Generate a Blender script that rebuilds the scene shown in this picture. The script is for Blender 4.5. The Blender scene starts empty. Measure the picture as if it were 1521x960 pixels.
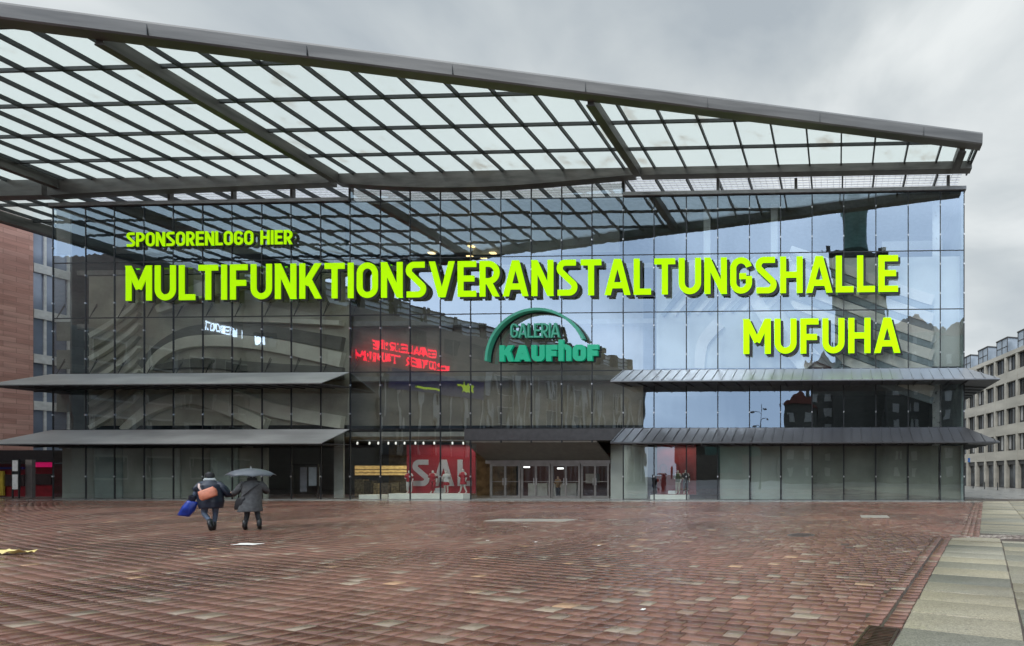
import bpy, bmesh, math, random
import numpy as np
from mathutils import Vector, Matrix, noise as mnoise
random.seed(7)
rng = np.random.default_rng(11)
SC = bpy.context.scene
COL = SC.collection
R = math.radians

# ------------------------------------------------------------ camera
F = 680.0; TH = math.atan(F/23000.0); CX = 1245-F*math.tan(TH); D = 29.7; EH = 1.65
cs, sn = math.cos(TH), math.sin(TH)
cam_d = bpy.data.cameras.new('camera'); cam = bpy.data.objects.new('camera', cam_d); COL.objects.link(cam)
cam_d.sensor_width = 36; cam_d.lens = 36*F/1521
cam_d.shift_x = -(CX-760.5)/1521; cam_d.shift_y = (706-480)/1521
cam_d.clip_end = 2000; cam_d.clip_start = .05
cam.location = (0, -D, EH); cam.rotation_euler = (R(90), 0, TH)
SC.camera = cam

# ------------------------------------------------------------ sky and sun
SUN_EL, SUN_AZ = R(48), R(205)      # azimuth clockwise from +Y
w = bpy.data.worlds.new('World'); SC.world = w; w.use_nodes = True
nt = w.node_tree; nt.nodes.clear()
def wn(t, **k):
    n = nt.nodes.new(t)
    for a, b in k.items(): setattr(n, a, b)
    return n
L = nt.links.new
out = wn('ShaderNodeOutputWorld'); bg = wn('ShaderNodeBackground'); bg.inputs[1].default_value = .1
L(bg.outputs[0], out.inputs[0])
sky = wn('ShaderNodeTexSky', sky_type='NISHITA', sun_disc=False, sun_elevation=SUN_EL, sun_rotation=SUN_AZ)
tc = wn('ShaderNodeTexCoord'); sep = wn('ShaderNodeSeparateXYZ'); L(tc.outputs['Generated'], sep.inputs[0])
mp = wn('ShaderNodeMapping'); mp.inputs['Scale'].default_value = (1, 1, 1.9); L(tc.outputs['Generated'], mp.inputs[0])
mp.inputs['Location'].default_value = (3.3, 1.2, .4)
nz = wn('ShaderNodeTexNoise'); nz.inputs['Scale'].default_value = 1.9; nz.inputs['Detail'].default_value = 7; nz.inputs['Roughness'].default_value = .48
nz.inputs['Distortion'].default_value = .35
L(mp.outputs[0], nz.inputs['Vector'])
rp = wn('ShaderNodeValToRGB'); L(nz.outputs[0], rp.inputs[0])
e = rp.color_ramp.elements; e[0].position = .38; e[0].color = (3.7/10, 4.15/10, 4.5/10, 1); e[1].position = .61; e[1].color = (7.1/10, 7.4/10, 7.4/10, 1)
m = rp.color_ramp.elements.new(.5); m.color = (5.1/10, 5.5/10, 5.65/10, 1)
sc10 = wn('ShaderNodeVectorMath', operation='SCALE'); sc10.inputs['Scale'].default_value = 10; L(rp.outputs[0], sc10.inputs[0])
# zenith boost (overcast sky is brighter overhead) and a bluer, brighter southern sky, raised to light the glass and rooms
zb = wn('ShaderNodeMapRange'); zb.inputs['From Min'].default_value = .80; zb.inputs['From Max'].default_value = 1; zb.inputs['To Min'].default_value = 1; zb.inputs['To Max'].default_value = 2.6
L(sep.outputs['Z'], zb.inputs['Value'])
sc2 = wn('ShaderNodeVectorMath', operation='SCALE'); L(sc10.outputs[0], sc2.inputs[0]); L(zb.outputs[0], sc2.inputs['Scale'])
so = wn('ShaderNodeMapRange', interpolation_type='SMOOTHSTEP'); so.inputs['From Min'].default_value = .15; so.inputs['From Max'].default_value = -.45; L(sep.outputs['Y'], so.inputs['Value'])
tint = wn('ShaderNodeMix', data_type='RGBA'); L(so.outputs[0], tint.inputs[0])
tint.inputs[6].default_value = (1, 1, 1, 1); tint.inputs[7].default_value = (2.4, 2.55, 2.85, 1)
mu = wn('ShaderNodeVectorMath', operation='MULTIPLY'); L(sc2.outputs[0], mu.inputs[0]); L(tint.outputs[2], mu.inputs[1])
mx = wn('ShaderNodeMix', data_type='RGBA'); mx.inputs[0].default_value = .94; L(sky.outputs[0], mx.inputs[6]); L(mu.outputs[0], mx.inputs[7])
L(mx.outputs[2], bg.inputs[0])
sl = bpy.data.lights.new('sun', 'SUN'); sl.energy = 1.0; sl.angle = R(18); sl.color = (1, .96, .9)
so_ = bpy.data.objects.new('sun', sl); COL.objects.link(so_)
dirv = Vector((math.sin(SUN_AZ)*math.cos(SUN_EL), math.cos(SUN_AZ)*math.cos(SUN_EL), math.sin(SUN_EL)))
so_.rotation_euler = dirv.to_track_quat('Z', 'Y').to_euler()
SC.view_settings.view_transform = 'Standard'; SC.view_settings.look = 'None'; SC.view_settings.exposure = .30; SC.view_settings.gamma = 1
SC.render.engine = 'CYCLES'; SC.cycles.max_bounces = 10; SC.cycles.transparent_max_bounces = 16
SC.cycles.glossy_bounces = 4; SC.cycles.diffuse_bounces = 3; SC.cycles.caustics_reflective = False

# ------------------------------------------------------------ helpers
def P(x, y, Y=0.):
    "world (X, Z) of photo pixel x, y on the vertical plane at depth Y"
    xr = (x-CX)/F; t = (Y+D)/(cs+xr*sn); return t*(-sn+xr*cs), EH+t*(706-y)/F
def PX(x, Y=0.): return P(x, 700, Y)[0]
def PZ(y, x=760, Y=0.): return P(x, y, Y)[1]
def G(x, y):
    t = EH*F/(y-706); xr = (x-CX)/F; return t*(-sn+xr*cs), -D+t*(cs+xr*sn)

MATS = {}
def mat(name, col, rough=.6, metal=0., var=.12, scale=3., emit=None, es=1., bump=0., spec=.5, col2=None, vscale=(1, 1, 1), detail=6, coat=0., use_obj=False):
    if name in MATS: return MATS[name]
    m = bpy.data.materials.new(name); m.use_nodes = True; t = m.node_tree; b = t.nodes['Principled BSDF']
    b.inputs['Roughness'].default_value = rough; b.inputs['Metallic'].default_value = metal
    b.inputs['Specular IOR Level'].default_value = spec
    b.inputs['Coat Weight'].default_value = coat; b.inputs['Coat Roughness'].default_value = .08
    g = t.nodes.new('ShaderNodeNewGeometry') if not use_obj else t.nodes.new('ShaderNodeTexCoord')
    mpn = t.nodes.new('ShaderNodeMapping'); mpn.inputs['Scale'].default_value = vscale
    t.links.new(g.outputs['Position' if not use_obj else 'Object'], mpn.inputs[0])
    n = t.nodes.new('ShaderNodeTexNoise'); n.inputs['Scale'].default_value = scale; n.inputs['Detail'].default_value = detail
    t.links.new(mpn.outputs[0], n.inputs['Vector'])
    r = t.nodes.new('ShaderNodeValToRGB'); r.color_ramp.elements[0].position = .32; r.color_ramp.elements[1].position = .68
    lo = [max(0, c*(1-var)) for c in col]; hi = [min(1, c*(1+var)) for c in (col2 or col)]
    r.color_ramp.elements[0].color = (*lo, 1); r.color_ramp.elements[1].color = (*hi, 1)
    t.links.new(n.outputs[0], r.inputs[0]); t.links.new(r.outputs[0], b.inputs['Base Color'])
    rr = t.nodes.new('ShaderNodeMapRange'); rr.inputs['To Min'].default_value = max(0, rough-.1); rr.inputs['To Max'].default_value = min(1, rough+.1)
    t.links.new(n.outputs[0], rr.inputs['Value']); t.links.new(rr.outputs[0], b.inputs['Roughness'])
    if emit: b.inputs['Emission Color'].default_value = (*emit, 1); b.inputs['Emission Strength'].default_value = es
    if bump:
        bp = t.nodes.new('ShaderNodeBump'); bp.inputs['Strength'].default_value = .6; bp.inputs['Distance'].default_value = bump
        t.links.new(n.outputs[0], bp.inputs['Height']); t.links.new(bp.outputs[0], b.inputs['Normal'])
    MATS[name] = m; return m

class MB:
    def __init__(s): s.v = []; s.f = []
    def add(s, vs, fs):
        o = len(s.v); s.v += [tuple(v) for v in vs]; s.f += [tuple(i+o for i in f) for f in fs]; return s
    def box(s, x0, x1, y0, y1, z0, z1):
        if x0 > x1: x0, x1 = x1, x0
        if y0 > y1: y0, y1 = y1, y0
        if z0 > z1: z0, z1 = z1, z0
        return s.add([(x0,y0,z0),(x1,y0,z0),(x1,y1,z0),(x0,y1,z0),(x0,y0,z1),(x1,y0,z1),(x1,y1,z1),(x0,y1,z1)],
                     [(3,2,1,0),(4,5,6,7),(0,1,5,4),(1,2,6,5),(2,3,7,6),(3,0,4,7)])
    def beam(s, a, b, w, h, up=(0,0,1)):
        a = Vector(a); b = Vector(b); d = (b-a).normalized(); up = Vector(up)
        r = d.cross(up); r.normalize(); u = r.cross(d)
        vs = []
        for p in (a, b):
            for (i, j) in ((-1,-1),(1,-1),(1,1),(-1,1)): vs.append(p+r*(i*w/2)+u*(j*h/2))
        return s.add(vs, [(0,1,2,3),(7,6,5,4),(0,4,5,1),(1,5,6,2),(2,6,7,3),(3,7,4,0)])
    def tube(s, pts, rad, n=8, caps=True):
        pts = [Vector(p) for p in pts]; rings = []
        k = len(pts); ref = Vector((0,0,1))
        for i, p in enumerate(pts):
            d = (pts[min(i+1,k-1)]-pts[max(i-1,0)]).normalized()
            rf = ref if abs(d.dot(ref)) < .95 else Vector((1,0,0))
            u = d.cross(rf).normalized(); v = d.cross(u)
            rr = rad[i] if isinstance(rad, (list, tuple)) else rad
            ru, rv = rr if isinstance(rr, (list, tuple)) else (rr, rr)
            rings.append([p+u*math.cos(2*math.pi*j/n)*ru+v*math.sin(2*math.pi*j/n)*rv for j in range(n)])
        vs = [q for r_ in rings for q in r_]; fs = []
        for i in range(k-1):
            for j in range(n): fs.append((i*n+j, i*n+(j+1)%n, (i+1)*n+(j+1)%n, (i+1)*n+j))
        if caps: fs.append(tuple(range(n-1,-1,-1))); fs.append(tuple((k-1)*n+j for j in range(n)))
        return s.add(vs, fs)
    def prism(s, poly, M, d0, d1):
        "polygon (2D) extruded from d0 to d1 along the third axis of matrix M"
        n = len(poly); vs = [M @ Vector((x, y, d0)) for x, y in poly]+[M @ Vector((x, y, d1)) for x, y in poly]
        return s.add(vs, [tuple(range(n-1,-1,-1)), tuple(range(n,2*n))]+[(i,(i+1)%n,n+(i+1)%n,n+i) for i in range(n)])
    def ribbon(s, pts, wd, M, d0, d1, closed=False):
        "thick flat stroke along a 2D centre line with mitred corners"
        k = len(pts); P2 = [Vector(p) for p in pts]; Lf = []; Rt = []
        for i, p in enumerate(P2):
            if closed: a = P2[i-1]; b = P2[(i+1)%k]
            else: a = P2[max(i-1,0)]; b = P2[min(i+1,k-1)]
            d1v = (p-a); d2v = (b-p)
            if d1v.length < 1e-9: d1v = d2v
            if d2v.length < 1e-9: d2v = d1v
            d1v = d1v.normalized(); d2v = d2v.normalized()
            n1 = Vector((-d1v.y, d1v.x)); n2 = Vector((-d2v.y, d2v.x)); nn = n1+n2
            if nn.length < 1e-6: nn = n1
            nn.normalize(); ww = wd[i] if isinstance(wd, (list, tuple)) else wd
            l = min(ww/2/max(.3, nn.dot(n1)), ww*1.6)
            Lf.append(p+nn*l); Rt.append(p-nn*l)
        vs = []
        for d in (d0, d1):
            for i in range(k): vs.append(M @ Vector((Lf[i].x, Lf[i].y, d))); vs.append(M @ Vector((Rt[i].x, Rt[i].y, d)))
        fs = []; o = 2*k; rg = range(k) if closed else range(k-1)
        for i in rg:
            j = (i+1) % k
            fs += [(2*i+1,2*j+1,2*j,2*i),(o+2*i,o+2*j,o+2*j+1,o+2*i+1),(2*i,2*j,o+2*j,o+2*i),(2*j+1,2*i+1,o+2*i+1,o+2*j+1)]
        if not closed: fs += [(0,1,o+1,o),(2*k-1,2*k-2,o+2*k-2,o+2*k-1)]
        return s.add(vs, fs)
    def build(s, name, m, parent=None, smooth=False, bevel=0, loc=None, fixn=True):
        me = bpy.data.meshes.new(name); vs = s.v
        if loc is not None: vs = [(v[0]-loc[0], v[1]-loc[1], v[2]-loc[2]) for v in vs]
        me.from_pydata(vs, [], s.f); me.update()
        if fixn:
            bm = bmesh.new(); bm.from_mesh(me); bmesh.ops.recalc_face_normals(bm, faces=bm.faces); bm.to_mesh(me); bm.free()
        if smooth: me.polygons.foreach_set('use_smooth', [True]*len(me.polygons))
        o = bpy.data.objects.new(name, me); COL.objects.link(o)
        if m: me.materials.append(m)
        if loc is not None: o.location = loc
        if parent is not None:
            o.parent = parent
            if parent.location.length: o.location = Vector(o.location)-wloc(parent)
        if bevel:
            b = o.modifiers.new('bevel', 'BEVEL'); b.width = bevel; b.segments = 2; b.limit_method = 'ANGLE'
        return o
def wloc(o):
    v = Vector(o.location)
    while o.parent: o = o.parent; v = v+Vector(o.location)
    return v
def tag(o, label=None, cat=None, group=None, kind=None):
    if label: o['label'] = label
    if cat: o['category'] = cat
    if group: o['group'] = group
    if kind: o['kind'] = kind
    return o
def empty(name, loc, label, cat, group=None):
    o = bpy.data.objects.new(name, None); COL.objects.link(o); o.location = loc; o.empty_display_size = .3
    return tag(o, label, cat, group)
def struct(name, mb, m, **k): return tag(mb.build(name, m, **k), kind='structure')

# ------------------------------------------------------------ materials
M = {}
M['steel'] = mat('weathered_grey_steel', (.125,.12,.11), .5, .35, .3, 1.2, vscale=(.6,.6,3))
M['steel_dark'] = mat('dark_grey_steel', (.042,.045,.045), .5, .3, .25, 2)
M['fascia'] = mat('roof_fascia_metal', (.15,.145,.135), .5, .25, .28, .9, vscale=(.25,1,4))
M['mullion'] = mat('black_joint', (.012,.014,.016), .45, 0, .2)
M['fitting'] = mat('bright_fitting', (.6,.6,.6), .3, .7, .1)
M['awning_l'] = mat('matte_grey_awning_sheet', (.30,.30,.285), .55, .2, .2, 1.1, vscale=(.3,1,1))
M['awning_r'] = mat('standing_seam_awning_sheet', (.30,.31,.325), .40, .6, .12, .5, vscale=(1.2,.4,.6))
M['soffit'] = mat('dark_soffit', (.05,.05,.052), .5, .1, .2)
M['coping'] = mat('grey_coping', (.26,.26,.26), .5, .4, .15)

def glass_mat(name, refl=.29, tint=(.84,.86,.81), rc=(.66,.80,.97), wav=.0047, ior=1.5, seed_axis=True):
    m = bpy.data.materials.new(name); m.use_nodes = True; t = m.node_tree; t.nodes.clear(); N = t.nodes.new; K = t.links.new
    o = N('ShaderNodeOutputMaterial'); mixs = N('ShaderNodeMixShader'); tr = N('ShaderNodeBsdfTransparent'); gl = N('ShaderNodeBsdfGlossy')
    gl.inputs['Roughness'].default_value = 0.0; gl.inputs['Color'].default_value = (*rc, 1); tr.inputs[0].default_value = (*tint, 1)
    tcn = N('ShaderNodeTexCoord'); oi = N('ShaderNodeObjectInfo'); va = N('ShaderNodeVectorMath'); va.operation = 'ADD'
    sc = N('ShaderNodeVectorMath'); sc.operation = 'SCALE'; sc.inputs['Scale'].default_value = 37
    K(oi.outputs['Location'], sc.inputs[0]); K(tcn.outputs['Object'], va.inputs[0]); K(sc.outputs[0], va.inputs[1])
    mpn = N('ShaderNodeMapping'); mpn.inputs['Scale'].default_value = (1.3, 1, .33); K(va.outputs[0], mpn.inputs[0])
    nz = N('ShaderNodeTexNoise'); nz.inputs['Scale'].default_value = 1.15; nz.inputs['Detail'].default_value = 1.2; K(mpn.outputs[0], nz.inputs['Vector'])
    bp = N('ShaderNodeBump'); bp.inputs['Strength'].default_value = 1; bp.inputs['Distance'].default_value = wav; K(nz.outputs[0], bp.inputs['Height'])
    K(bp.outputs[0], gl.inputs['Normal'])
    gg = N('ShaderNodeNewGeometry'); fr = N('ShaderNodeFresnel'); fr.inputs[0].default_value = ior
    ma = N('ShaderNodeMath'); ma.operation = 'MULTIPLY_ADD'; ma.inputs[1].default_value = .75; ma.inputs[2].default_value = refl; ma.use_clamp = True
    inv = N('ShaderNodeMath'); inv.operation = 'SUBTRACT'; inv.inputs[0].default_value = 1; K(gg.outputs['Backfacing'], inv.inputs[1])
    mb_ = N('ShaderNodeMath'); mb_.operation = 'MULTIPLY'; K(ma.outputs[0], mb_.inputs[0]); K(inv.outputs[0], mb_.inputs[1])
    tm = N('ShaderNodeMix'); tm.data_type = 'RGBA'; K(gg.outputs['Backfacing'], tm.inputs[0]); tm.inputs[6].default_value = (*tint, 1); tm.inputs[7].default_value = (1,1,1,1); K(tm.outputs[2], tr.inputs[0])
    K(fr.outputs[0], ma.inputs[0]); K(mb_.outputs[0], mixs.inputs[0]); K(tr.outputs[0], mixs.inputs[1]); K(gl.outputs[0], mixs.inputs[2]); K(mixs.outputs[0], o.inputs[0])
    return m
M['glass'] = glass_mat('facade_glass')
M['glass_low'] = glass_mat('shop_glass', refl=.14, tint=(.86,.90,.87), rc=(.85,.93,1), wav=.004)
M['glass_clear'] = glass_mat('clear_glass', refl=.08, tint=(.85,.9,.88), wav=.002)

def roof_glass():
    m = bpy.data.materials.new('roof_glazing_glass'); m.use_nodes = True; t = m.node_tree; t.nodes.clear(); N = t.nodes.new; K = t.links.new
    o = N('ShaderNodeOutputMaterial'); mx1 = N('ShaderNodeMixShader'); tr = N('ShaderNodeBsdfTransparent'); tl = N('ShaderNodeBsdfTranslucent')
    g = N('ShaderNodeNewGeometry'); n1 = N('ShaderNodeTexNoise'); n1.inputs['Scale'].default_value = .55; n1.inputs['Detail'].default_value = 8; n1.inputs['Roughness'].default_value = .65
    K(g.outputs['Position'], n1.inputs['Vector'])
    r = N('ShaderNodeValToRGB'); r.color_ramp.elements[0].position = .30; r.color_ramp.elements[0].color = (.46,.41,.34,1); r.color_ramp.elements[1].position = .42; r.color_ramp.elements[1].color = (.70,.72,.69,1)
    K(n1.outputs[0], r.inputs[0]); K(r.outputs[0], tr.inputs[0]); tl.inputs[0].default_value = (.80,.82,.80,1)
    mx1.inputs[0].default_value = .40; K(tr.outputs[0], mx1.inputs[1]); K(tl.outputs[0], mx1.inputs[2]); K(mx1.outputs[0], o.inputs[0])
    return m
M['roofglass'] = roof_glass()

# ------------------------------------------------------------ ground
def kerb_x(Y): return .52+.319*(Y+25.27) if Y < -17.55 else 3.98+.298*(Y+16.68)
gm = mat('wet_asphalt_ground', (.13,.125,.12), .6, 0, .25, .8, bump=.004)
struct('ground', MB().box(-600, 600, -600, 600, -1.0, -.035), gm)
mb = MB().box(-66, 16, -29.6-12, 2.2, -.03, -.009)
struct('plaza_bed', mb, mat('dark_wet_joint_sand', (.07,.048,.038), .35, 0, .3, 4))

def paver_mat(name, ramp, rough=.30, sc=18., sheen=True, amp=.2):
    m = bpy.data.materials.new(name); m.use_nodes = True; t = m.node_tree; b = t.nodes['Principled BSDF']; N = t.nodes.new; K = t.links.new
    g = N('ShaderNodeNewGeometry'); r = N('ShaderNodeValToRGB'); r.color_ramp.interpolation = 'LINEAR'
    els = r.color_ramp.elements
    els[0].position = ramp[0][0]; els[0].color = (*ramp[0][1], 1); els[1].position = ramp[-1][0]; els[1].color = (*ramp[-1][1], 1)
    for p, c in ramp[1:-1]: q = els.new(p); q.color = (*c, 1)
    K(g.outputs['Random Per Island'], r.inputs[0])
    n = N('ShaderNodeTexNoise'); n.inputs['Scale'].default_value = sc; n.inputs['Detail'].default_value = 8; n.inputs['Roughness'].default_value = .7; K(g.outputs['Position'], n.inputs['Vector'])
    n2 = N('ShaderNodeTexNoise'); n2.inputs['Scale'].default_value = .28; n2.inputs['Detail'].default_value = 5; K(g.outputs['Position'], n2.inputs['Vector'])
    mr = N('ShaderNodeMapRange'); mr.inputs['From Min'].default_value = .25; mr.inputs['From Max'].default_value = .75; mr.inputs['To Min'].default_value = 1-amp; mr.inputs['To Max'].default_value = 1+amp; K(n.outputs[0], mr.inputs['Value'])
    mr2 = N('ShaderNodeMapRange'); mr2.inputs['From Min'].default_value = .3; mr2.inputs['From Max'].default_value = .7; mr2.inputs['To Min'].default_value = .72; mr2.inputs['To Max'].default_value = 1.24; K(n2.outputs[0], mr2.inputs['Value'])
    mm = N('ShaderNodeMath'); mm.operation = 'MULTIPLY'; K(mr.outputs[0], mm.inputs[0]); K(mr2.outputs[0], mm.inputs[1])
    vm = N('ShaderNodeVectorMath'); vm.operation = 'SCALE'; K(r.outputs[0], vm.inputs[0]); K(mm.outputs[0], vm.inputs['Scale']); K(vm.outputs[0], b.inputs['Base Color'])
    rr = N('ShaderNodeMapRange'); rr.inputs['From Min'].default_value = .35; rr.inputs['From Max'].default_value = .65; rr.inputs['To Min'].default_value = rough-.17; rr.inputs['To Max'].default_value = rough+.10; K(n2.outputs[0], rr.inputs['Value']); K(rr.outputs[0], b.inputs['Roughness'])
    bp = N('ShaderNodeBump'); b.inputs['Coat Weight'].default_value = .45 if sheen else .15; b.inputs['Coat Roughness'].default_value = .13; bp.inputs['Strength'].default_value = .7; bp.inputs['Distance'].default_value = .0025; K(n.outputs[0], bp.inputs['Height']); K(bp.outputs[0], b.inputs['Normal'])
    return m
RAMP = [(p, tuple(min(1, v*k) for v, k in zip(c, (.84,.79,.71)))) for p, c in [(0,(.17,.080,.060)),(.22,(.20,.092,.070)),(.5,(.245,.115,.086)),(.72,(.27,.135,.104)),(.86,(.25,.145,.115)),(.93,(.29,.20,.16)),(.97,(.34,.27,.22)),(.988,(.38,.31,.25)),(.994,(.48,.30,.19)),(1,(.56,.35,.22))]]
M['paver'] = paver_mat('wet_red_porphyry_pavers', RAMP)

def pavers(quads, name, m, top=0., h=.03, ch=.013, jit=.0012):
    "quads: (N,4,2) array of outlines; makes one stone with cut corners per outline"
    q = np.asarray(quads); n = len(q)
    if n == 0: return
    cen = q.mean(1, keepdims=True); q = q+(rng.random((n,4,2))-.5)*.014
    out8 = np.zeros((n,8,2))
    for i in range(4):
        a = q[:, i]; p = q[:, (i-1) % 4]; nx = q[:, (i+1) % 4]
        d1 = (p-a)/np.linalg.norm(p-a, axis=1, keepdims=True); d2 = (nx-a)/np.linalg.norm(nx-a, axis=1, keepdims=True)
        c = ch*(.5+rng.random((n,1)))
        out8[:, 2*i] = a+d1*c; out8[:, 2*i+1] = a+d2*c
    hz = top+(rng.random((n,1))-.6)*jit*2; tx = (rng.random((n,2))-.5)*.005
    rel = out8-cen
    z = hz+(rel*tx[:, None, :]).sum(2)
    V = np.zeros((n,24,3)); V[:, :8, :2] = cen+rel*.988; V[:, :8, 2] = z
    V[:, 8:16, :2] = out8; V[:, 8:16, 2] = z-.0018
    V[:, 16:, :2] = out8; V[:, 16:, 2] = top-h
    base = []
    base.append(list(range(8)))
    faces = [tuple(range(8))]
    for i in range(8): faces.append((i, 8+i, 8+(i+1) % 8, (i+1) % 8))
    for i in range(8): faces.append((8+i, 16+i, 16+(i+1) % 8, 8+(i+1) % 8))
    lens = np.array([len(f) for f in faces]); flat = np.concatenate([np.array(f) for f in faces])
    nf = len(faces); nl = len(flat)
    me = bpy.data.meshes.new(name); me.vertices.add(n*24); me.vertices.foreach_set('co', V.reshape(-1))
    me.loops.add(n*nl); me.loops.foreach_set('vertex_index', (flat[None, :]+24*np.arange(n)[:, None]).reshape(-1).astype(np.int32))
    st = np.concatenate([[0], np.cumsum(lens)[:-1]])
    me.polygons.add(n*nf); me.polygons.foreach_set('loop_start', (st[None, :]+nl*np.arange(n)[:, None]).reshape(-1).astype(np.int32))
    me.update(calc_edges=True)
    bm_flip = V[0, :8, :2]; ar = np.sum(bm_flip[:, 0]*np.roll(bm_flip[:, 1], -1)-np.roll(bm_flip[:, 0], -1)*bm_flip[:, 1])
    if ar < 0: me.flip_normals()
    me.materials.append(m); o = bpy.data.objects.new(name, me); COL.objects.link(o); return o

quads = []; XC0, YC = 40.0, 150.0; pitch = .19
manholes = [(G(1190,795), .42), (G(905,809), .30)]
for k in range(int(145/pitch), int(206/pitch)):
    r0 = k*pitch+1.2; r1 = r0+pitch-.006
    a_lim = -.10
    a = -.64+random.random()*.01
    while a < a_lim:
        wd = (.18+random.random()*.15); da = wd/r0; a1 = a+da-.007/r0
        am = (a+a1)/2; xm = XC0+math.sin(am)*r0; ym = YC-math.cos(am)*r0
        z = ym+D
        ok = ym < -1.25 and z > 3.3 and xm > -(1.98*z+2.5) and xm < kerb_x(ym)-.40
        if ok:
            pts = [(XC0+math.sin(t)*rr, YC-math.cos(t)*rr) for t, rr in ((a, r1), (a1, r1), (a1, r0), (a, r0))]
            # gentle wander of the rows
            quads.append([(x+.02*math.sin(1.9*x+2.3*y), y+.03*math.sin(x*.9+y*.5)) for x, y in pts])
        a += da
kd = Vector((.304, .953)).normalized(); kn = Vector((kd.y, -kd.x))
def strip(p0, length, off0, off1, step, rnd):
    s = 0
    while s < length:
        l = step*(1+rnd*(random.random()-.5)); a = Vector(p0)+kd*s; b = Vector(p0)+kd*(s+l-.01)
        quads.append([tuple(b+kn*off0), tuple(b+kn*off1), tuple(a+kn*off1), tuple(a+kn*off0)]); s += l
field = quads; quads = []
strip((kerb_x(-28), -28), 10.8, -.20, -.012, .16, .3)
strip((kerb_x(-28), -28), 10.8, -.44, -.25, .17, .3)
strip((kerb_x(-17.3), -17.3), 16.4, -.17, -.01, .2, .1); strip((kerb_x(-17.3), -17.3), 16.4, -.33, -.18, .2, .1); strip((kerb_x(-17.3), -17.3), 16.4, -.49, -.34, .2, .1)
tag(pavers(field, 'plaza_paving', M['paver']), kind='structure'); tag(pavers(quads, 'gutter_paving', M['paver'], top=.005), kind='structure')
# cross band of small setts between the two slab fields
q2 = []
for j in range(4):
    x = kerb_x(-17.6)+.1
    while x < 12:
        l = .14+random.random()*.06; y0 = -17.62+j*.19-.06*(x-2.9)*.3
        q2.append([(x, y0+.17), (x+l-.012, y0+.17), (x+l-.012, y0), (x, y0)]); x += l
tag(pavers(q2, 'sett_band', paver_mat('grey_setts', [(0,(.12,.08,.07)),(.5,(.22,.17,.14)),(1,(.35,.30,.25))]), ch=.03), kind='structure')
# granite slabs
SL = [(0,(.15,.145,.11)),(.2,(.25,.225,.16)),(.45,(.33,.285,.19)),(.7,(.30,.27,.20)),(.85,(.19,.185,.145)),(1,(.35,.31,.225))]
def slab_mat():
    m = paver_mat('speckled_granite_slabs', SL, .50, 48., sheen=False, amp=.75); return m
M['slab'] = slab_mat()
q3 = []
def slab_field(p0, s0, s1, ncol, cut=None, widths=(1.22, 1.25, 1.2)):
    off = 0
    for c in range(ncol):
        wd = widths[c % 3]; s = s0+random.random()*.3
        while s < s1:
            l = random.choice((.42,.5,.55,.6,.68)); e1 = min(s+l, s1)
            if e1-s > .2:
                a = Vector(p0)+kd*s; b = Vector(p0)+kd*(e1-.018)
                q3.append([tuple(b+kn*(off+.01)), tuple(b+kn*(off+wd-.012)), tuple(a+kn*(off+wd-.012)), tuple(a+kn*(off+.01))])
            s += l
        off += wd
o0 = Vector((kerb_x(-29.5), -29.5))
slab_field(o0, 0, 12.05, 1); q_keep = len(q3)
slab_field(o0+kn*1.22, -1, 12.3, 1, widths=(1.25,)*3); slab_field(o0+kn*2.47, -1, 12.6, 6)
slab_field(Vector((kerb_x(-16.6), -16.6)), 0, 17.5, 1, widths=(1.5,)*3); slab_field(Vector((kerb_x(-16.6), -16.6))+kn*1.5, -.3, 17.8, 6)
tag(pavers(q3, 'slab_pavement', M['slab'], top=.012, h=.05, ch=.004, jit=.003), kind='structure')
# rounded end slab
mb = MB(); c0 = o0+kd*12.07
pts = [c0+kn*.01]
for i in range(9):
    t = i/8*math.pi/2; pts.append(c0+kn*(.01+.75*(1-math.cos(t)))+kd*(.05+.62*math.sin(t)))
pts += [c0+kn*1.2+kd*.67, c0+kn*1.2]
mb.prism([tuple(p) for p in pts], Matrix.Identity(4), -.04, .012)
struct('kerb_corner_slab', mb, M['slab'])
# threshold strip along the facade foot
q4 = []
x = -66
while x < 8.6:
    q4.append([(x, -.02), (x+1.0, -.02), (x+1.0, -1.2), (x, -1.2)]); x += 1.012
tag(pavers(q4, 'threshold_slabs', paver_mat('grey_threshold_slabs', [(0,(.22,.22,.19)),(1,(.34,.33,.28))], .3, 40), top=.004, ch=.004), kind='structure')
# road beyond on the right
road = MB(); road.add([(9.5,3,-.03),(15,1,-.03),(60,90,-.03),(10,90,-.03)],[(0,1,2,3)])
struct('road', road, mat('wet_road', (.11,.11,.11), .25, 0, .2, .5))
pv = MB(); pv.add([(12.5,1.5,-.026),(45,20,-.026),(12,100,-.026),(8.3,8,-.026)],[(0,1,2,3)])
struct('street_pavement', pv, mat('pale_wet_concrete', (.30,.29,.27), .3, 0, .25, .6))

# ------------------------------------------------------------ department store
RW = [0.0]+[PZ(y) for y in (637, 551.5, 466, 381.5, 296)]      # row levels
MPX = [78.6,127.3,170,214,257.3,301,344.6,389,432.4,476.3,520,565,609,654,699,744,789,834.3,879.3,925.7,971.5,1019.5,1066.2,1113.3,1159.4,1206.2,1253.3,1301,1349,1396.7,1432]
MX = [PX(x) for x in MPX]
XL, XR = MX[0], MX[-1]; XM0, XM1 = MX[10], MX[19]
store = empty('department_store', (0, 0, 0), 'glass fronted department store under a flat steel and glass roof', 'building')
def pane(name, x0, x1, z0, z1, m, y=0., th=.028, gap=.018, tilt=.0022):
    cx, cz = (x0+x1)/2, (z0+z1)/2; hx, hz = (x1-x0)/2-gap, (z1-z0)/2-gap
    b = MB().box(-hx, hx, 0, th, -hz, hz)
    o = b.build(name, m, store); o.location = (cx, y, cz)
    o.rotation_euler = (random.gauss(0, tilt), 0, random.gauss(0, tilt)); return o
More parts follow.
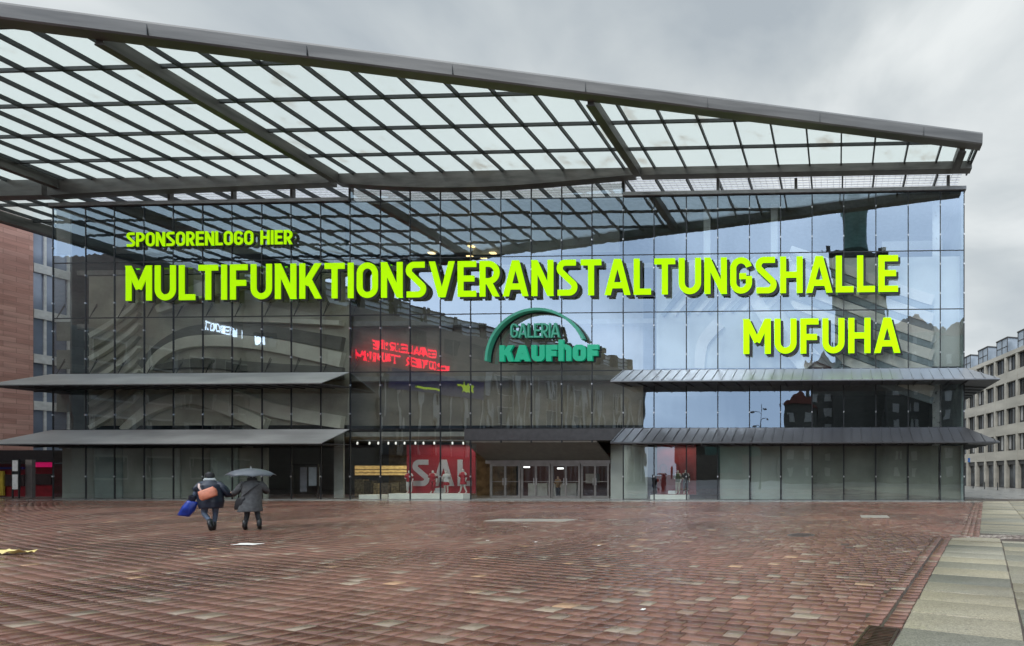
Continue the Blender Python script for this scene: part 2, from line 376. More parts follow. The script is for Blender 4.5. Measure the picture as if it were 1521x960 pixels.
for r_ in (1, 2, 3, 4):
    for i in range(30):
        pane('ribbon_window' if r_ == 1 else 'window_pane', MX[i], MX[i+1], RW[r_], RW[r_+1], M['glass'])
# extra strip of panes reaching up to the roof beam over the middle
def rear_bottom(X):
    "lower edge of the rear roof beam"
    segs = [(-66, -53, 20.4, 20.4), (-53.6, -33.0, 20.35, 20.85), (-33.0, -13.4, 20.75, 20.97), (-13.4, 9, 20.97, 20.95)]
    if X < -53: return 20.4
    if X < -33:
        t = (X+53)/20; return 20.38+.5*t**.8
    if X < -13.4:
        t = (X+33)/19.6; return 20.85+.12*t-.62*math.sin(math.pi*min(1, t*1.0))**1.0*(1-.35*t)
    return 20.97
for i in range(10, 19): pane('top_pane', MX[i], MX[i+1], RW[5], min(rear_bottom(MX[i]), rear_bottom(MX[i+1]), 20.75)+.12, M['glass'])
# ground floor panes
for i in range(30):
    if 14 <= i < 19: continue
    pane('shop_window', MX[i], MX[i+1], .03, RW[1], M['glass_low'] if 8 <= i < 22 else M['glass_low'], tilt=.001)
pane('shop_window', MX[14], MX[14]+.42, .03, RW[1]-1.0, M['glass_low'])
# mullions with bright point fittings
for i, x in enumerate(MX):
    top = RW[5] if not 10 <= i <= 19 else min(20.85, rear_bottom(x)+.12)
    z0 = 0 if not 15 <= i <= 18 else 3.8
    f = MB().box(x-.033, x+.033, -.012, .04, z0, top)
    for r_ in range(5):
        hgt = RW[r_+1]-RW[r_]
        for fr_ in ((.27, .77) if r_ != 0 else (.33,)):
            z = RW[r_]+fr_*hgt
            if z > z0: f.box(x-.035, x+.035, -.045, -.013, z-.05, z+.05)
    # inner wind brace of thin rods
    mo = f.build('mullion', M['mullion'], store); mo.data.materials.append(M['fitting'])
    for pl in mo.data.polygons:
        if pl.index >= 6: pl.material_index = 1
    br = MB()
    for r_ in range(2, 4) if i < 11 else range(0, 0):
        br.tube([(x+.03, .12, RW[r_]+.02), (x-.04, .5, RW[r_]+1.15)], .018, 5); br.tube([(x+.03, .12, RW[r_]+.02), (x+.16, .4, RW[r_]+1.0)], .016, 5)
    if br.v: br.build('wind_brace', M['mullion'], store)
for k, z in enumerate(RW[1:]):
    b = MB()
    for i in range(30): b.box(MX[i]+.034, MX[i+1]-.034, -.012, .045, z-.03, z+.03)
    b.build('transom', M['mullion'], store)
MB().box(XL, XR, -.04, .3, -.02, .03).build('plinth_strip', M['coping'], store)
# copings left and right
MB().box(XL-.1, XM0-.03, -.14, .4, RW[5]+.02, RW[5]+.26).build('coping', M['coping'], store, bevel=.02)
MB().box(XM1+.03, XR+.12, -.14, .4, RW[5]+.02, RW[5]+.26).build('coping', M['coping'], store, bevel=.02)
# coping posts up to the rear beam
for px in (250, 344, 432, 519, 925, 1066, 1182, 1409):
    x = PX(px); MB().box(x-.09, x+.09, .02, .2, RW[5]+.26, 21.0).build('post', M['steel'], store)

# roof: rear beam (fish belly), leading edge, main beams, rafters, purlins, glazing
def lead(X): return -(3.742-.1981*X)          # inner bottom edge of the leading beam
RXL, RXR = -63.0, 8.45
ZG = 21.62
for (a, b_) in ((RXL, -53.3), (-52.9, -33.45), (-33.05, -13.2), (-12.8, 8.42)):
    n = 24; mb = MB(); vs = []; fs = []
    for i in range(n+1):
        x = a+(b_-a)*i/n; zb = rear_bottom(x)
        vs += [(x, -.62, zb), (x, -.10, zb), (x, -.10, 21.45), (x, -.62, 21.45)]
    for i in range(n):
        for j in range(4): fs.append((4*i+j, 4*i+(j+1) % 4, 4*i+4+(j+1) % 4, 4*i+4+j))
    fs += [(0,1,2,3), tuple(4*n+j for j in (3,2,1,0))]
    mb.add(vs, fs); mb.build('rear_beam', M['steel'], store)
# leading edge box with rounded nose
n = 60; vs = []; fs = []
prof = [(0,0),(-.50,.0),(-.56,.06),(-.62,.55),(-.58,.66),(-.50,.72),(-.10,.74),(0,.70)]
LX0, LX1 = RXL-.2, RXR
for i in range(n+1):
    x = LX0+(LX1-LX0)*i/n
    for (dy, dz) in prof: vs.append((x, lead(x)+dy, 21.04+dz))
k = len(prof)
for i in range(n):
    for j in range(k): fs.append((k*i+j, k*i+(j+1) % k, k*i+k+(j+1) % k, k*i+k+j))
fs += [tuple(range(k)), tuple(k*n+j for j in range(k-1, -1, -1))]
MB().add(vs, fs).build('edge_beam', M['fascia'], store)
# gutter lip joints on the fascia
mb = MB()
for i in range(1, 12):
    x = -60+i*5.9; mb.box(x-.012, x+.012, lead(x)-.615, lead(x)-.5, 21.1, 21.55)
mb.build('fascia_joints', M['steel_dark'], store)
MAINX = [PX(95, -.3), PX(507, -.3), PX(951, -.3), PX(1417, -.3)]
for x in MAINX+[RXL+.2]:
    y0 = lead(x)+.02; zb = 20.82
    mb = MB().box(x-.17, x+.17, y0, -.63, zb+.10, 21.5).box(x-.24, x+.24, y0, -.63, zb+.02, zb+.097)
    mb.build('main_beam', M['steel'], store)
x0r, x1r = PX(531.7, -.3), PX(1389, -.3); stepr = (x1r-x0r)/19
rx = x0r-stepr*14
NR = 0
while rx < RXR:
    if rx > RXL+.4 and min(abs(rx-mxx) for mxx in MAINX) > .3:
        MB().box(rx-.045, rx+.045, lead(rx)+.02, -.3, 21.34, 21.58).build('rafter', M['steel_dark'], store)
    rx += stepr
MB().box(RXR-.1, RXR, lead(RXR)-.02, .6, 21.3, 21.57).build('rafter', M['steel_dark'], store)
for kx in range(1, 8):
    y = -(.15+2.08*kx)
    xe = (3.742+y)/.1981-.1
    if xe < RXL+1: continue
    MB().box(RXL+.3, min(xe, RXR-.12), y-.04, y+.04, 21.38, 21.56).build('purlin', M['steel_dark'], store)
# glazing per field between main beams
ed = [RXL+.1]+MAINX+[RXR-.05]
for a, b_ in zip(ed[:-1], ed[1:]):
    mb = MB(); vs = [(a, lead(a), 21.59), (b_, lead(b_), 21.59), (b_, -.1, 21.59), (a, -.1, 21.59)]
    mb.add(vs+[(v[0], v[1], 21.615) for v in vs], [(3,2,1,0),(4,5,6,7),(0,1,5,4),(1,2,6,5),(2,3,7,6),(3,0,4,7)])
    mb.build('roof_glazing', M['roofglass'], store)
# north-west return of the roof past the corner of the store
MB().box(RXL, XL+.2, -.05, 12, 21.59, 21.615).build('roof_glazing', M['roofglass'], store)
for x in np.arange(RXL+.9, XL, stepr): MB().box(x-.055, x+.055, -.1, 12, 21.34, 21.58).build('rafter', M['steel_dark'], store)
for y in (2.1, 4.2, 6.3, 8.4, 10.5): MB().box(RXL, XL-.05, y-.05, y+.05, 21.36, 21.56).build('purlin', M['steel_dark'], store)
MB().box(RXL-.15, RXL+.25, -.63, 12, 20.75, 21.5).build('side_beam', M['steel'], store)
MB().box(RXL-1.0, RXL-.75, -12, 14, 20.9, 21.2).build('side_gutter', M['steel_dark'], store)
# louvre roof behind the rear beam
mb = MB()
for y in np.arange(.3, 5.2, .26): mb.box(XL, XR, y-.02, y+.02, 21.33, 21.37)
for x in np.arange(XL, XR, .41): mb.box(x-.012, x+.012, .3, 5.2, 21.375, 21.40)
mb.build('roof_louvre', mat('white_louvre', (.75,.75,.80), .5), store)
for x in np.arange(XL+.6, XR, 2.05): MB().box(x-.05, x+.05, .1, 5.4, 21.0, 21.29).build('louvre_support', M['steel_dark'], store)

# awnings: sloping sheet on a triangular frame, swept along a path
OUT = 1.7
def awning(name, zt, legs, m, seam, x_clear=None):
    """legs: list of ((x0,y0),(x1,y1), outward normal, mitre at start, mitre at end)"""
    zb = zt-1.03
    objs = []
    sheet = MB(); sof = MB(); sm = MB(); lip = MB()
    for (a, b_, nrm, ms, me_) in legs:
        a = Vector(a); b_ = Vector(b_); nv = Vector(nrm); d = (b_-a).normalized()
        ao = a+nv*OUT-(d*OUT if ms else d*0); bo = b_+nv*OUT+(d*OUT if me_ else d*0)
        ai = a+nv*.05-(d*.05 if ms else d*0); bi = b_+nv*.05+(d*.05 if me_ else d*0)
        V3 = lambda p, z: (p.x, p.y, z)
        sheet.add([V3(ai, zt), V3(bi, zt), V3(bo, zb), V3(ao, zb), V3(ai, zt-.06), V3(bi, zt-.06), V3(bo, zb-.05), V3(ao, zb-.05)],
                  [(0,1,2,3),(7,6,5,4),(3,2,6,7),(0,3,7,4),(1,5,6,2),(0,4,5,1)])
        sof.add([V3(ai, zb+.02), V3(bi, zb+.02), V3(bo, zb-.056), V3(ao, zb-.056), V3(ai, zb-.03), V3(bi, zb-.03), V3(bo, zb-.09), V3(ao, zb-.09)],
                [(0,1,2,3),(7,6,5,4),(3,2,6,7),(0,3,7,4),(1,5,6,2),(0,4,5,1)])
        if seam:
            L_ = (b_-a).length; s = .1
            while s < L_+ (OUT if me_ else 0):
                pi = a+nv*.05+d*min(s, L_); po = a+nv*(OUT-.01)+d*s
                if s <= L_: sm.beam((pi.x, pi.y, zt+.02), (po.x, po.y, zb+.02), .045, .06)
                else:
                    fct = (s-L_)/OUT; pi = b_+(nv+d)*OUT*fct; sm.beam((pi.x, pi.y, zt-1.03*fct+.02), (po.x, po.y, zb+.02), .045, .06)
                s += .62
        # underside ribs
        L_ = (b_-a).length; s = .6
        while s < L_:
            pi = a+nv*.1+d*s; po = a+nv*(OUT-.1)+d*s; lip.beam((pi.x, pi.y, zb-.07), (po.x, po.y, zb-.13), .05, .06); s += 1.02
    if seam: sheet.add(sm.v, sm.f)
    p = sheet.build(name, m, store)
    def ch(o): o.parent = p; return o
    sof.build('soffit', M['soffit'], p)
    lip.build('ribs', M['steel_dark'], p)
for zt, dk in ((RW[2], 0), (RW[1], 1)):
    awning('awning', zt, [((XL, 14), (XL, 0), (-1, 0), False, True), ((XL, 0), (XM0, 0), (0, -1), True, False)], M['awning_l'], False)
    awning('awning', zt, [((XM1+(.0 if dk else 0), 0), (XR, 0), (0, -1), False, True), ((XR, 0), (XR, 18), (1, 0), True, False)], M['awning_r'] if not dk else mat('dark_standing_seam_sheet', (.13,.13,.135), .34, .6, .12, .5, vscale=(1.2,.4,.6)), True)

# interior
wall_d = mat('interior_dark_wall', (.10,.10,.10), .7, 0, .3, .4)
wall_l = mat('interior_grey_plaster', (.56,.54,.45), .8, 0, .22, .7)
wall_r = mat('interior_white_wall', (.78,.84,.86), .7, 0, .1, .5)
slab_m = mat('interior_slab', (.36,.36,.34), .7, 0, .15)
MB().box(XL+.1, XR-.1, 7.6, 7.8, 0, 20).build('rear_wall', wall_d, store)
for z in RW[1:5]:
    MB().box(XL+.12, XR-.12, .9, 7.5, z-.42, z-.1).build('floor_slab', slab_m, store)
MB().box(XL, XR, .35, 9, RW[5]+.05, RW[5]+.2).build('flat_roof', slab_m, store)
MB().box(XL+.02, XL+.14, .7, 24, .0, RW[5]-.05).build('side_wall', mat('grey_side_glazing', (.16,.19,.18), .15, 0, .3, .6), store)
MB().box(XR-.14, XR-.02, .1, 24, 0, RW[5]-.05).build('side_wall', mat('side_glazing', (.30,.38,.38), .12, 0, .3, .6), store)
# inner wall with swooping bands, left of the middle
def screen(name, x0, x1, y0, y1, Y, m):
    X0, _ = P(x0, 700, Y); X1, _ = P(x1, 700, Y); z0 = PZ(y1, (x0+x1)/2, Y); z1 = PZ(y0, (x0+x1)/2, Y)
    return MB().box(X0, X1, Y, Y+.08, z0, z1).build(name, m, store)
def pxpath(pts, Y): return [P(x, y, Y) for x, y in pts]
MF = Matrix(((1,0,0,0),(0,0,-1,0),(0,1,0,0),(0,0,0,1)))   # local x->X, y->Z, z->-Y
def band(pts, wpx, Y, m, d, name='curved_band'):
    # smooth the path
    p = pxpath(pts, Y); q = []
    for i in range(len(p)-1):
        p0 = p[max(i-1, 0)]; p1 = p[i]; p2 = p[i+1]; p3 = p[min(i+2, len(p)-1)]
        for k in range(8):
            t = k/8; f = lambda a, b, c, d_: .5*((2*b)+(-a+c)*t+(2*a-5*b+4*c-d_)*t*t+(-a+3*b-3*c+d_)*t**3)
            q.append((f(p0[0], p1[0], p2[0], p3[0]), f(p0[1], p1[1], p2[1], p3[1])))
    q.append(p[-1])
    w = wpx if isinstance(wpx, (list, tuple)) else [wpx]*len(pts)
    W = []
    for i in range(len(q)):
        u = i/(len(q)-1)*(len(w)-1); j = min(int(u), len(w)-2); W.append((w[j]+(w[j+1]-w[j])*(u-j))/21.5)
    return MB().ribbon(q, W, MF, -Y+.0, -Y+d*.9).build(name, m, store)
YS = .55
screen('inner_wall', 132, 518, 408, 632, YS, wall_l)
for (a_, b2, c_, d_) in ((84,128,478,506),(84,128,520,548),(84,128,585,612)): screen('gallery_parapet', a_, b2, c_, d_, 1.2, mat('dull_green_grey_wall', (.24,.26,.23), .7, 0, .2, 1))
lt = mat('pale_plaster_band', (.93,.91,.80), .8, 0, .1, 1); dkb = mat('dark_plaster_band', (.20,.20,.175), .8, 0, .2, 1)
band([(222,556),(245,528),(285,510),(350,508),(420,516),(512,536)], [10,14,16,17,19,22], YS, lt, .30)
band([(215,545),(250,512),(300,492),(390,492),(512,512)], [9,13,15,16,20], YS, dkb, .26)
band([(190,640),(235,606),(290,592),(340,606),(400,632)], [10,16,18,18,18], YS, lt, .34)
band([(290,575),(350,590),(420,612),(512,628)], [10,18,20,18], YS, lt, .28)
band([(232,548),(300,540),(400,548),(512,556)], [6,14,16,18], YS, dkb, .22)
for k in range(9): band([(138,500+17*k),(165,484+17*k),(196,462+17*k),(210,448+17*k)], [7,7,6,4], YS, lt if k % 2 == 0 else wall_l, .2)
band([(240,462),(290,440),(340,424),(420,412)], [10,22,26,16], YS, lt, .3)
band([(330,478),(400,478),(512,482)], [5,6,7], YS, lt, .4)
for px in (367, 503): screen('column', px-7, px+7, 385, 740, .7, mat('concrete_column', (.30,.30,.28), .7, 0, .15, 1))
for (a_, b2) in ((84,330),(332,512),(522,700),(702,920)): screen('upper_fill_wall', a_, b2, 302, 376, 2.6, mat('upper_fill_grey', (.42,.43,.42), .8, 0, .25, .6))  # pale walls added to lift the dark glass of the top row
# centre dark screens
screen('inner_wall', 522, 955, 400, 632, 1.4, mat('centre_screen', (.36,.32,.26), .8, 0, .2, .8))
# right white wall with diagonal bands
screen('inner_wall', 975, 1428, 384, 546, YS, wall_r)
wb = mat('white_band', (.95,.97,.98), .6, 0, .04); gb = mat('blue_grey_band', (.32,.40,.46), .6, 0, .08)
for k in range(10):
    x = 985+k*17; band([(x, 470-k*1), (x+40, 425), (x+105, 386)], [5,6,7], YS, wb if k % 2 else gb, .2)
for k in range(6):
    y = 372+k*27; band([(1175, y), (1240, y+24), (1330, y+58), (1385, y+76)], [9,12,14,15], YS, wb, .25)
    band([(1175, y+13), (1240, y+37), (1330, y+71), (1385, y+89)], [6,8,9,9], YS, gb, .2)
band([(1115,400),(1125,450),(1165,505),(1200,548)], [12,18,22,24], YS, wb, .3); band([(1150,395),(1160,440),(1195,490),(1245,546)], [8,12,14,16], YS, gb, .26)
band([(1040,548),(1045,510),(1070,480)], [14,16,18], YS, wb, .2)
screen('column', 1385, 1398, 300, 740, 1.0, M['fitting'])
for px in (1050, 1150): screen('column', px-5, px+5, 300, 545, 1.2, wall_r)
screen('parapet_panel', 1310, 1400, 358, 374, 3, wb)
# row 1 interior suspended lights (lit in the photo)
lampm = mat('lit_ceiling_lamp', (1,.9,.6), .5, 0, 0, emit=(1,.75,.35), es=2.2)
for (x, y) in ((641,376),(700,366),(732,376),(718,383),(698,381)):
    X, Z = P(x, y, 2.5); MB().box(X-.2, X+.2, 2.4, 2.6, Z-.05, Z+.03).build('ceiling_lamp', lampm, store)

# ground floor: frosted panels, shop displays, entrance
frost = mat('frosted_green_grey_panel', (.34,.37,.33), .5, 0, .18, .5, vscale=(.6,.6,.5))
frost2 = mat('pale_frosted_panel', (.36,.40,.36), .5, 0, .15, .5)
for i in list(range(0, 7)): MB().box(MX[i]+.05, MX[i+1]-.05, .35, .42, .05, 3.5).build('frosted_panel', (frost, mat('frosted_panel_worn', (.27,.285,.245), .55, 0, .35, .9, vscale=(.8,.8,.4)), mat('frosted_panel_teal', (.30,.36,.33), .5, 0, .25, .7))[(0,2,1,0,1,2,1)[i]], store)
for i in list(range(22, 30)): MB().box(MX[i]+.05, MX[i+1]-.05, .35, .42, .05, 3.55).build('frosted_panel', (frost2 if i < 25 else mat('dull_frosted_panel', (.19,.20,.17), .5, 0, .3, .5)), store)
MB().box(XL+.1, XR-.1, .45, 7.5, -.02, .02).build('shop_floor', mat('shop_floor', (.3,.3,.28), .3), store)
# soffit over the entrance
exL, exR = PX(690), PX(886); zt = PZ(657, 800); ex2L, ex2R = PX(722, 1.9), PX(907, 1.9); z2 = PZ(684, 800, 1.9)
hb = MB(); hb.add([(exL,.03,zt),(exR,.03,zt),(ex2R,1.88,z2),(ex2L,1.88,z2),(exL,.03,zt+.12),(exR,.03,zt+.12),(ex2R,1.88,z2+.12),(ex2L,1.88,z2+.12)], [(0,1,2,3),(7,6,5,4),(0,4,5,1),(1,5,6,2),(2,6,7,3),(3,7,4,0)])
hb.build('entrance_soffit', mat('olive_dark_soffit', (.12,.11,.09), .5, .1, .15), store)
MB().box(exL, PX(926), -.02, .05, zt+.12, RW[1]-.02).build('entrance_fascia', M['soffit'], store)
alu = mat('aluminium_door_frame', (.26,.245,.23), .4, .6, .1)
dpx = [(728,773),(774,818),(819,862),(863,905)]
zd = PZ(689, 800, 1.9)
for a, b_ in dpx:
    x0, x1 = PX(a, 1.9), PX(b_, 1.9); xm = (x0+x1)/2
    d = MB(); t = .07
    d.box(x0+.01, x0+t, 1.86, 1.96, .02, zd).box(x1-t, x1-.01, 1.86, 1.96, .02, zd).box(x0+t, x1-t, 1.86, 1.96, zd-.09, zd)
    fr = d.build('door_frame', alu, store)
    for (u0, u1) in ((x0+t+.01, xm-.006), (xm+.006, x1-t-.01)):
        lf = MB().box(u0, u0+.06, 1.88, 1.94, .04, zd-.1).box(u1-.06, u1, 1.88, 1.94, .04, zd-.1).box(u0+.06, u1-.06, 1.88, 1.94, .04, .2).box(u0+.06, u1-.06, 1.88, 1.94, zd-.17, zd-.1).box(u0+.06, u1-.06, 1.885, 1.935, 1.18, 1.22)
        l = lf.build('door_leaf', alu, store)
        MB().box(u0+.06, u1-.06, 1.90, 1.92, .2, zd-.17).build('door_glass', M['glass_clear'], l)
        hx = u1-.1 if u0 < xm-.3 else u0+.1
        MB().tube([(hx, 1.83, .95), (hx, 1.83, 1.45)], .018, 6).build('door_handle', M['fitting'], l)
MB().box(PX(722, 1.9), PX(907, 1.9), 1.84, 1.98, zd+.01, z2).build('door_header', alu, store)
screen('vestibule_wall', 907, 926, 660, 741, 1.9, frost2)
screen('vestibule_wall', 926, 961, 660, 741, .5, frost2)
MB().box(PX(722,1.9), PX(905,1.9), 5.5, 5.6, 0, 3.4).build('lobby_wall', mat('dark_red_lobby_wall', (.07,.022,.02), .5), store)
sgn = mat('lit_white_lettering', (1,1,1), .5, 0, 0, emit=(1,1,1), es=2.5)
for (x, y) in ((782, 694), (832, 696)):
    X, Z = P(x, y, 4); MB().box(X-.22, X+.22, 4, 4.06, Z-.05, Z+.05).build('lobby_sign', sgn, store)
for (x0, x1, y0, y1, c) in ((787,815,718,740,(.5,.48,.44)), (822,858,718,740,(.45,.43,.40)), (872,888,704,718,(.4,.36,.33))):
    X0, Z1 = P(x0, y0, 4.5); X1, Z0 = P(x1, y1, 4.5); MB().box(X0, X1, 4.3, 4.8, max(.03, Z0), Z1).build('lobby_counter', mat('counter_%d' % x0, c, .6), store)

# east window strip left of the entrance, with bright opening (x 700-725)
warm = mat('warm_lit_shop_ceiling', (.8,.55,.25), .5, 0, .6, 3, emit=(1,.60,.2), es=.35, vscale=(1,1,6))
for k in range(9):
    xk = PX(531+k*13.5, 3.2); zt_ = PZ(712+random.random()*6, 590, 3.2)
    MB().box(xk, xk+.35+random.random()*.4, 3.0, 3.4, .03, zt_).build('goods_shelf', mat('shelf_goods_%d' % (k % 4), ((.20,.15,.08),(.10,.08,.05),(.32,.25,.13),(.16,.13,.10))[k % 4], .6, 0, .7, 7), store)
for zz in (698, 703): MB().box(PX(527,2.9), PX(650,2.9), 2.9, 2.95, PZ(zz,590,2.9), PZ(zz,590,2.9)+.05).build('shelf_edge', mat('dark_brown_edge', (.06,.04,.02), .5), store)
X0, _ = P(527, 700, 3.6); X1, _ = P(652, 700, 3.6)
MB().box(X0, X1, 3.6, 3.75, PZ(706, 590, 3.6), PZ(692, 590, 3.6)).build('lit_shelf_band', warm, store)
MB().box(X0, X1+4, 6.2, 6.3, .02, 4.1).build('shop_back_wall', mat('shop_brown_wall', (.16,.12,.07), .7, 0, .5, 2), store)
spot = mat('white_spot', (.85,.85,.85), .4, 0, 0, emit=(1,.98,.9), es=.8)
tr = MB().box(PX(524,.8), PX(704,.8), .78, .84, PZ(655,600,.8), PZ(655,600,.8)+.06); tro = tr.build('spot_track', M['fitting'], store)
for px in (531,549,562,577,588,601,617,629,645,672,688):
    X, Z = P(px, 657, .8); MB().tube([(X, .8, Z), (X+.09, .7, Z-.14)], .045, 8).build('spotlight', spot, tro)

# ------------------------------------------------------------ lettering
def arc(cx, cy, rx, ry, a0, a1, n=10):
    return [(cx+rx*math.cos(R(a0+(a1-a0)*i/n)), cy+ry*math.sin(R(a0+(a1-a0)*i/n))) for i in range(n+1)]
def glyph(c, t):
    h = t/2; T = 1-h
    def O(W): r = W/2-h; return [(arc(W/2, 1-h-r, r, r, 0, 180, 14)+arc(W/2, h+r, r, r, 180, 360, 14), True)]
    if c == 'O': return .63, O(.63)
    if c == 'I': return t, [([(h,0),(h,1)], False)]
    if c == 'L': return .50, [([(h,1),(h,h),(.50,h)], False)]
    if c == 'T': W = .60; return W, [([(0,T),(W,T)], False), ([(W/2,0),(W/2,T-h*.9)], False)]
    if c == 'E': W = .55; return W, [([(W,T),(h,T),(h,h),(W,h)], False), ([(t*.9,.51),(W*.9,.51)], False)]
    if c == 'F': W = .53; return W, [([(W,T),(h,T),(h,0)], False), ([(t*.9,.47),(W*.92,.47)], False)]
    if c == 'H': W = .64; return W, [([(h,0),(h,1)], False), ([(W-h,0),(W-h,1)], False), ([(t*.9,.5),(W-t*.9,.5)], False)]
    if c == 'N': W = .64; return W, [([(h,0),(h,1)], False), ([(W-h,0),(W-h,1)], False), ([(h*.95-.06,1.12),(W-h*.95+.06,-.12)], False)]
    if c == 'M': W = .80; return W, [([(h,0),(h,1)], False), ([(W-h,0),(W-h,1)], False), ([(h*.9-.05,1.1),(W/2,.34)], False), ([(W-h*.9+.05,1.1),(W/2,.34)], False)]
    if c == 'U': W = .64; r = W/2-h; return W, [([(h,1)]+arc(W/2, h+r, r, r, 180, 360, 14)+[(W-h,1)], False)]
    if c == 'V': W = .74; return W, [([(h*1.0-.04,1.12),(W/2-.005,-.08+.04)], False), ([(W-h*1.0+.04,1.12),(W/2+.005,-.08+.04)], False)]
    if c == 'A': W = .74; return W, [([(h*1.05-.04,-.12),(W/2-.005,1.04)], False), ([(W-h*1.05+.04,-.12),(W/2+.005,1.04)], False), ([(.2,.27),(W-.2,.27)], False)]
    if c == 'K': W = .66; return W, [([(h,0),(h,1)], False), ([(W-h*1.1+.08,1.12),(t*1.0,.40)], False), ([(t*1.5,.58),(W-h*1.1+.07,-.12)], False)]
    if c == 'P' or c == 'R':
        W = .59; y0 = .43; r = (T-y0)/2
        s = [([(h,0),(h,1)], False), ([(t*.9,T),(W-h-r,T)]+arc(W-h-r, T-r, r, r, 90, -90, 12)[1:-1]+[(W-h-r,y0),(t*.9,y0)], False)]
        if c == 'R': s.append(([(t*1.6,y0-h*.3),(W-h*1.0+.05,-.12)], False))
        return W, s
    if c == 'S':
        W = .60; r = .155
        return W, [([(W*.93,T)]+arc(h+r, T-r, r, r, 90, 215, 9)+arc(W-h-r, h+r, r, r, 35, -90, 9)+[(W*.04,h)], False)]
    if c == 'G':
        W = .62; r = W/2-h
        return W, [(arc(W/2, 1-h-r, r, r, 12, 180, 13)+arc(W/2, h+r, r, r, 180, 360, 13)+[(W-h,.48)], False), ([(W-t*.95,.48-0),(W*.42,.48)], False)]
    if c == 'h': W = .62; r = W/2-h; return W, [([(h,0),(h,1.32)], False), ([(t*.8,.72)]+arc(W/2, .92-h-r+.08, r, r, 120, 0, 8)+[(W-h,0)], False)]
    return .3, []
def clip(o, MX_, y0, y1):
    Mi = MX_.inverted(); up = (MX_.to_3x3() @ Vector((0,1,0))).normalized(); bm = bmesh.new(); bm.from_mesh(o.data)
    for y, n_ in ((y0, -up), (y1, up)):
        co = MX_ @ Vector((0, y, 0)); g_ = bm.verts[:]+bm.edges[:]+bm.faces[:]
        r_ = bmesh.ops.bisect_plane(bm, geom=g_, dist=1e-5, plane_co=co, plane_no=n_, clear_outer=True)
        ed_ = [e_ for e_ in r_['geom_cut'] if isinstance(e_, bmesh.types.BMEdge)]
        if ed_: bmesh.ops.holes_fill(bm, edges=[e_ for e_ in bm.edges if e_.is_boundary], sides=0)
    bmesh.ops.recalc_face_normals(bm, faces=bm.faces); bm.to_mesh(o.data); bm.free()
def setp(o, parent):
    o.parent = parent; o.location = Vector(o.location)-wloc(parent)
def text_sign(txt, MX_, x0, x1, height, t, gap, face, depth, parent, back=None, boff=(.06,-.05), base=0., name='letter'):
    "letters laid from x0 to x1 along local x of matrix MX_; local z is the outward normal"
    ws = [glyph(c, t)[0] if c != ' ' else .32 for c in txt]; tot = sum(ws)+gap*(len(txt)-1); sx = (x1-x0)/tot; x = x0
    for c, wd in zip(txt, ws):
        if c != ' ':
            _, st = glyph(c, t); mb = MB(); bk = MB(); asp = sx/height
            for i, (pts, cl) in enumerate(st):
                # scale centre lines; keep stroke thickness equal in both directions
                q = [(x+p[0]*sx, base+p[1]*height) for p in pts]; tk = t*(sx+height)/2
                mb.ribbon(q, tk, MX_, base*0+depth[0], depth[1]+.003*i, closed=cl)
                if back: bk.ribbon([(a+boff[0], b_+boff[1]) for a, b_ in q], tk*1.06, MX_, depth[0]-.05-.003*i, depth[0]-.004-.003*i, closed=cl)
            o = mb.build(name, face, None); clip(o, MX_, base, base+height*(1.33 if c == 'h' else 1)); setp(o, parent)
            if back: k_ = bk.build('letter_shadow_backing', back, None); clip(k_, MX_, base+boff[1], base+height*(1.33 if c == 'h' else 1)+boff[1]); k_.parent = o  # offset black copy; behind the lime lines it stands in for drop shadow
        x += (wd+gap)*sx
lime = mat('glowing_lime_face', (.47,.95,0.001), .8, 0, 0.0, emit=(.50,.98,.0), es=.40, spec=.1)  # modest glow added so the lime faces stay flat and bright
black = mat('black_shadow_and_trim', (.008,.008,.01), .5, 0, .1)  # black of the drop-shadow copies, shared with plain black parts
def facade_text(txt, px0, px1, ytop, ybot, label, name, t, gap, Y=-.20):
    (X0, Z0) = P(px0, ybot, Y); (X1, _) = P(px1, ybot, Y); Z1 = P(px0, ytop, Y)[1]
    e = empty(name, ((X0+X1)/2, 0, Z0), label, 'sign', 'lime lettering on the glass facade')
    mb_parent = e
    # matrix local x->X, y->Z, z->-Y with origin at (0, Y, Z0) expressed in world
    Mx = Matrix(((1,0,0,0),(0,0,-1,0),(0,1,0,Z0),(0,0,0,1)))
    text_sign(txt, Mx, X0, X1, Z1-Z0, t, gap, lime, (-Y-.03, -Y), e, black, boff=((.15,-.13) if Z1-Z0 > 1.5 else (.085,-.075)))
    for o in list(e.children): o.location = o.location  # built in world coordinates, offset handled by build()
    return e
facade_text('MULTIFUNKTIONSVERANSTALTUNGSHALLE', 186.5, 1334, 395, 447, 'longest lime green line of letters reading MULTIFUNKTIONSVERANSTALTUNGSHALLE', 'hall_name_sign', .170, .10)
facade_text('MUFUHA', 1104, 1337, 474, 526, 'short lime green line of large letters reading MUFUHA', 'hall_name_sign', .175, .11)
facade_text('SPONSORENLOGO HIER', 187.5, 434, 345.5, 366.5, 'small lime green line of letters reading SPONSORENLOGO HIER', 'sponsor_sign', .175, .09)

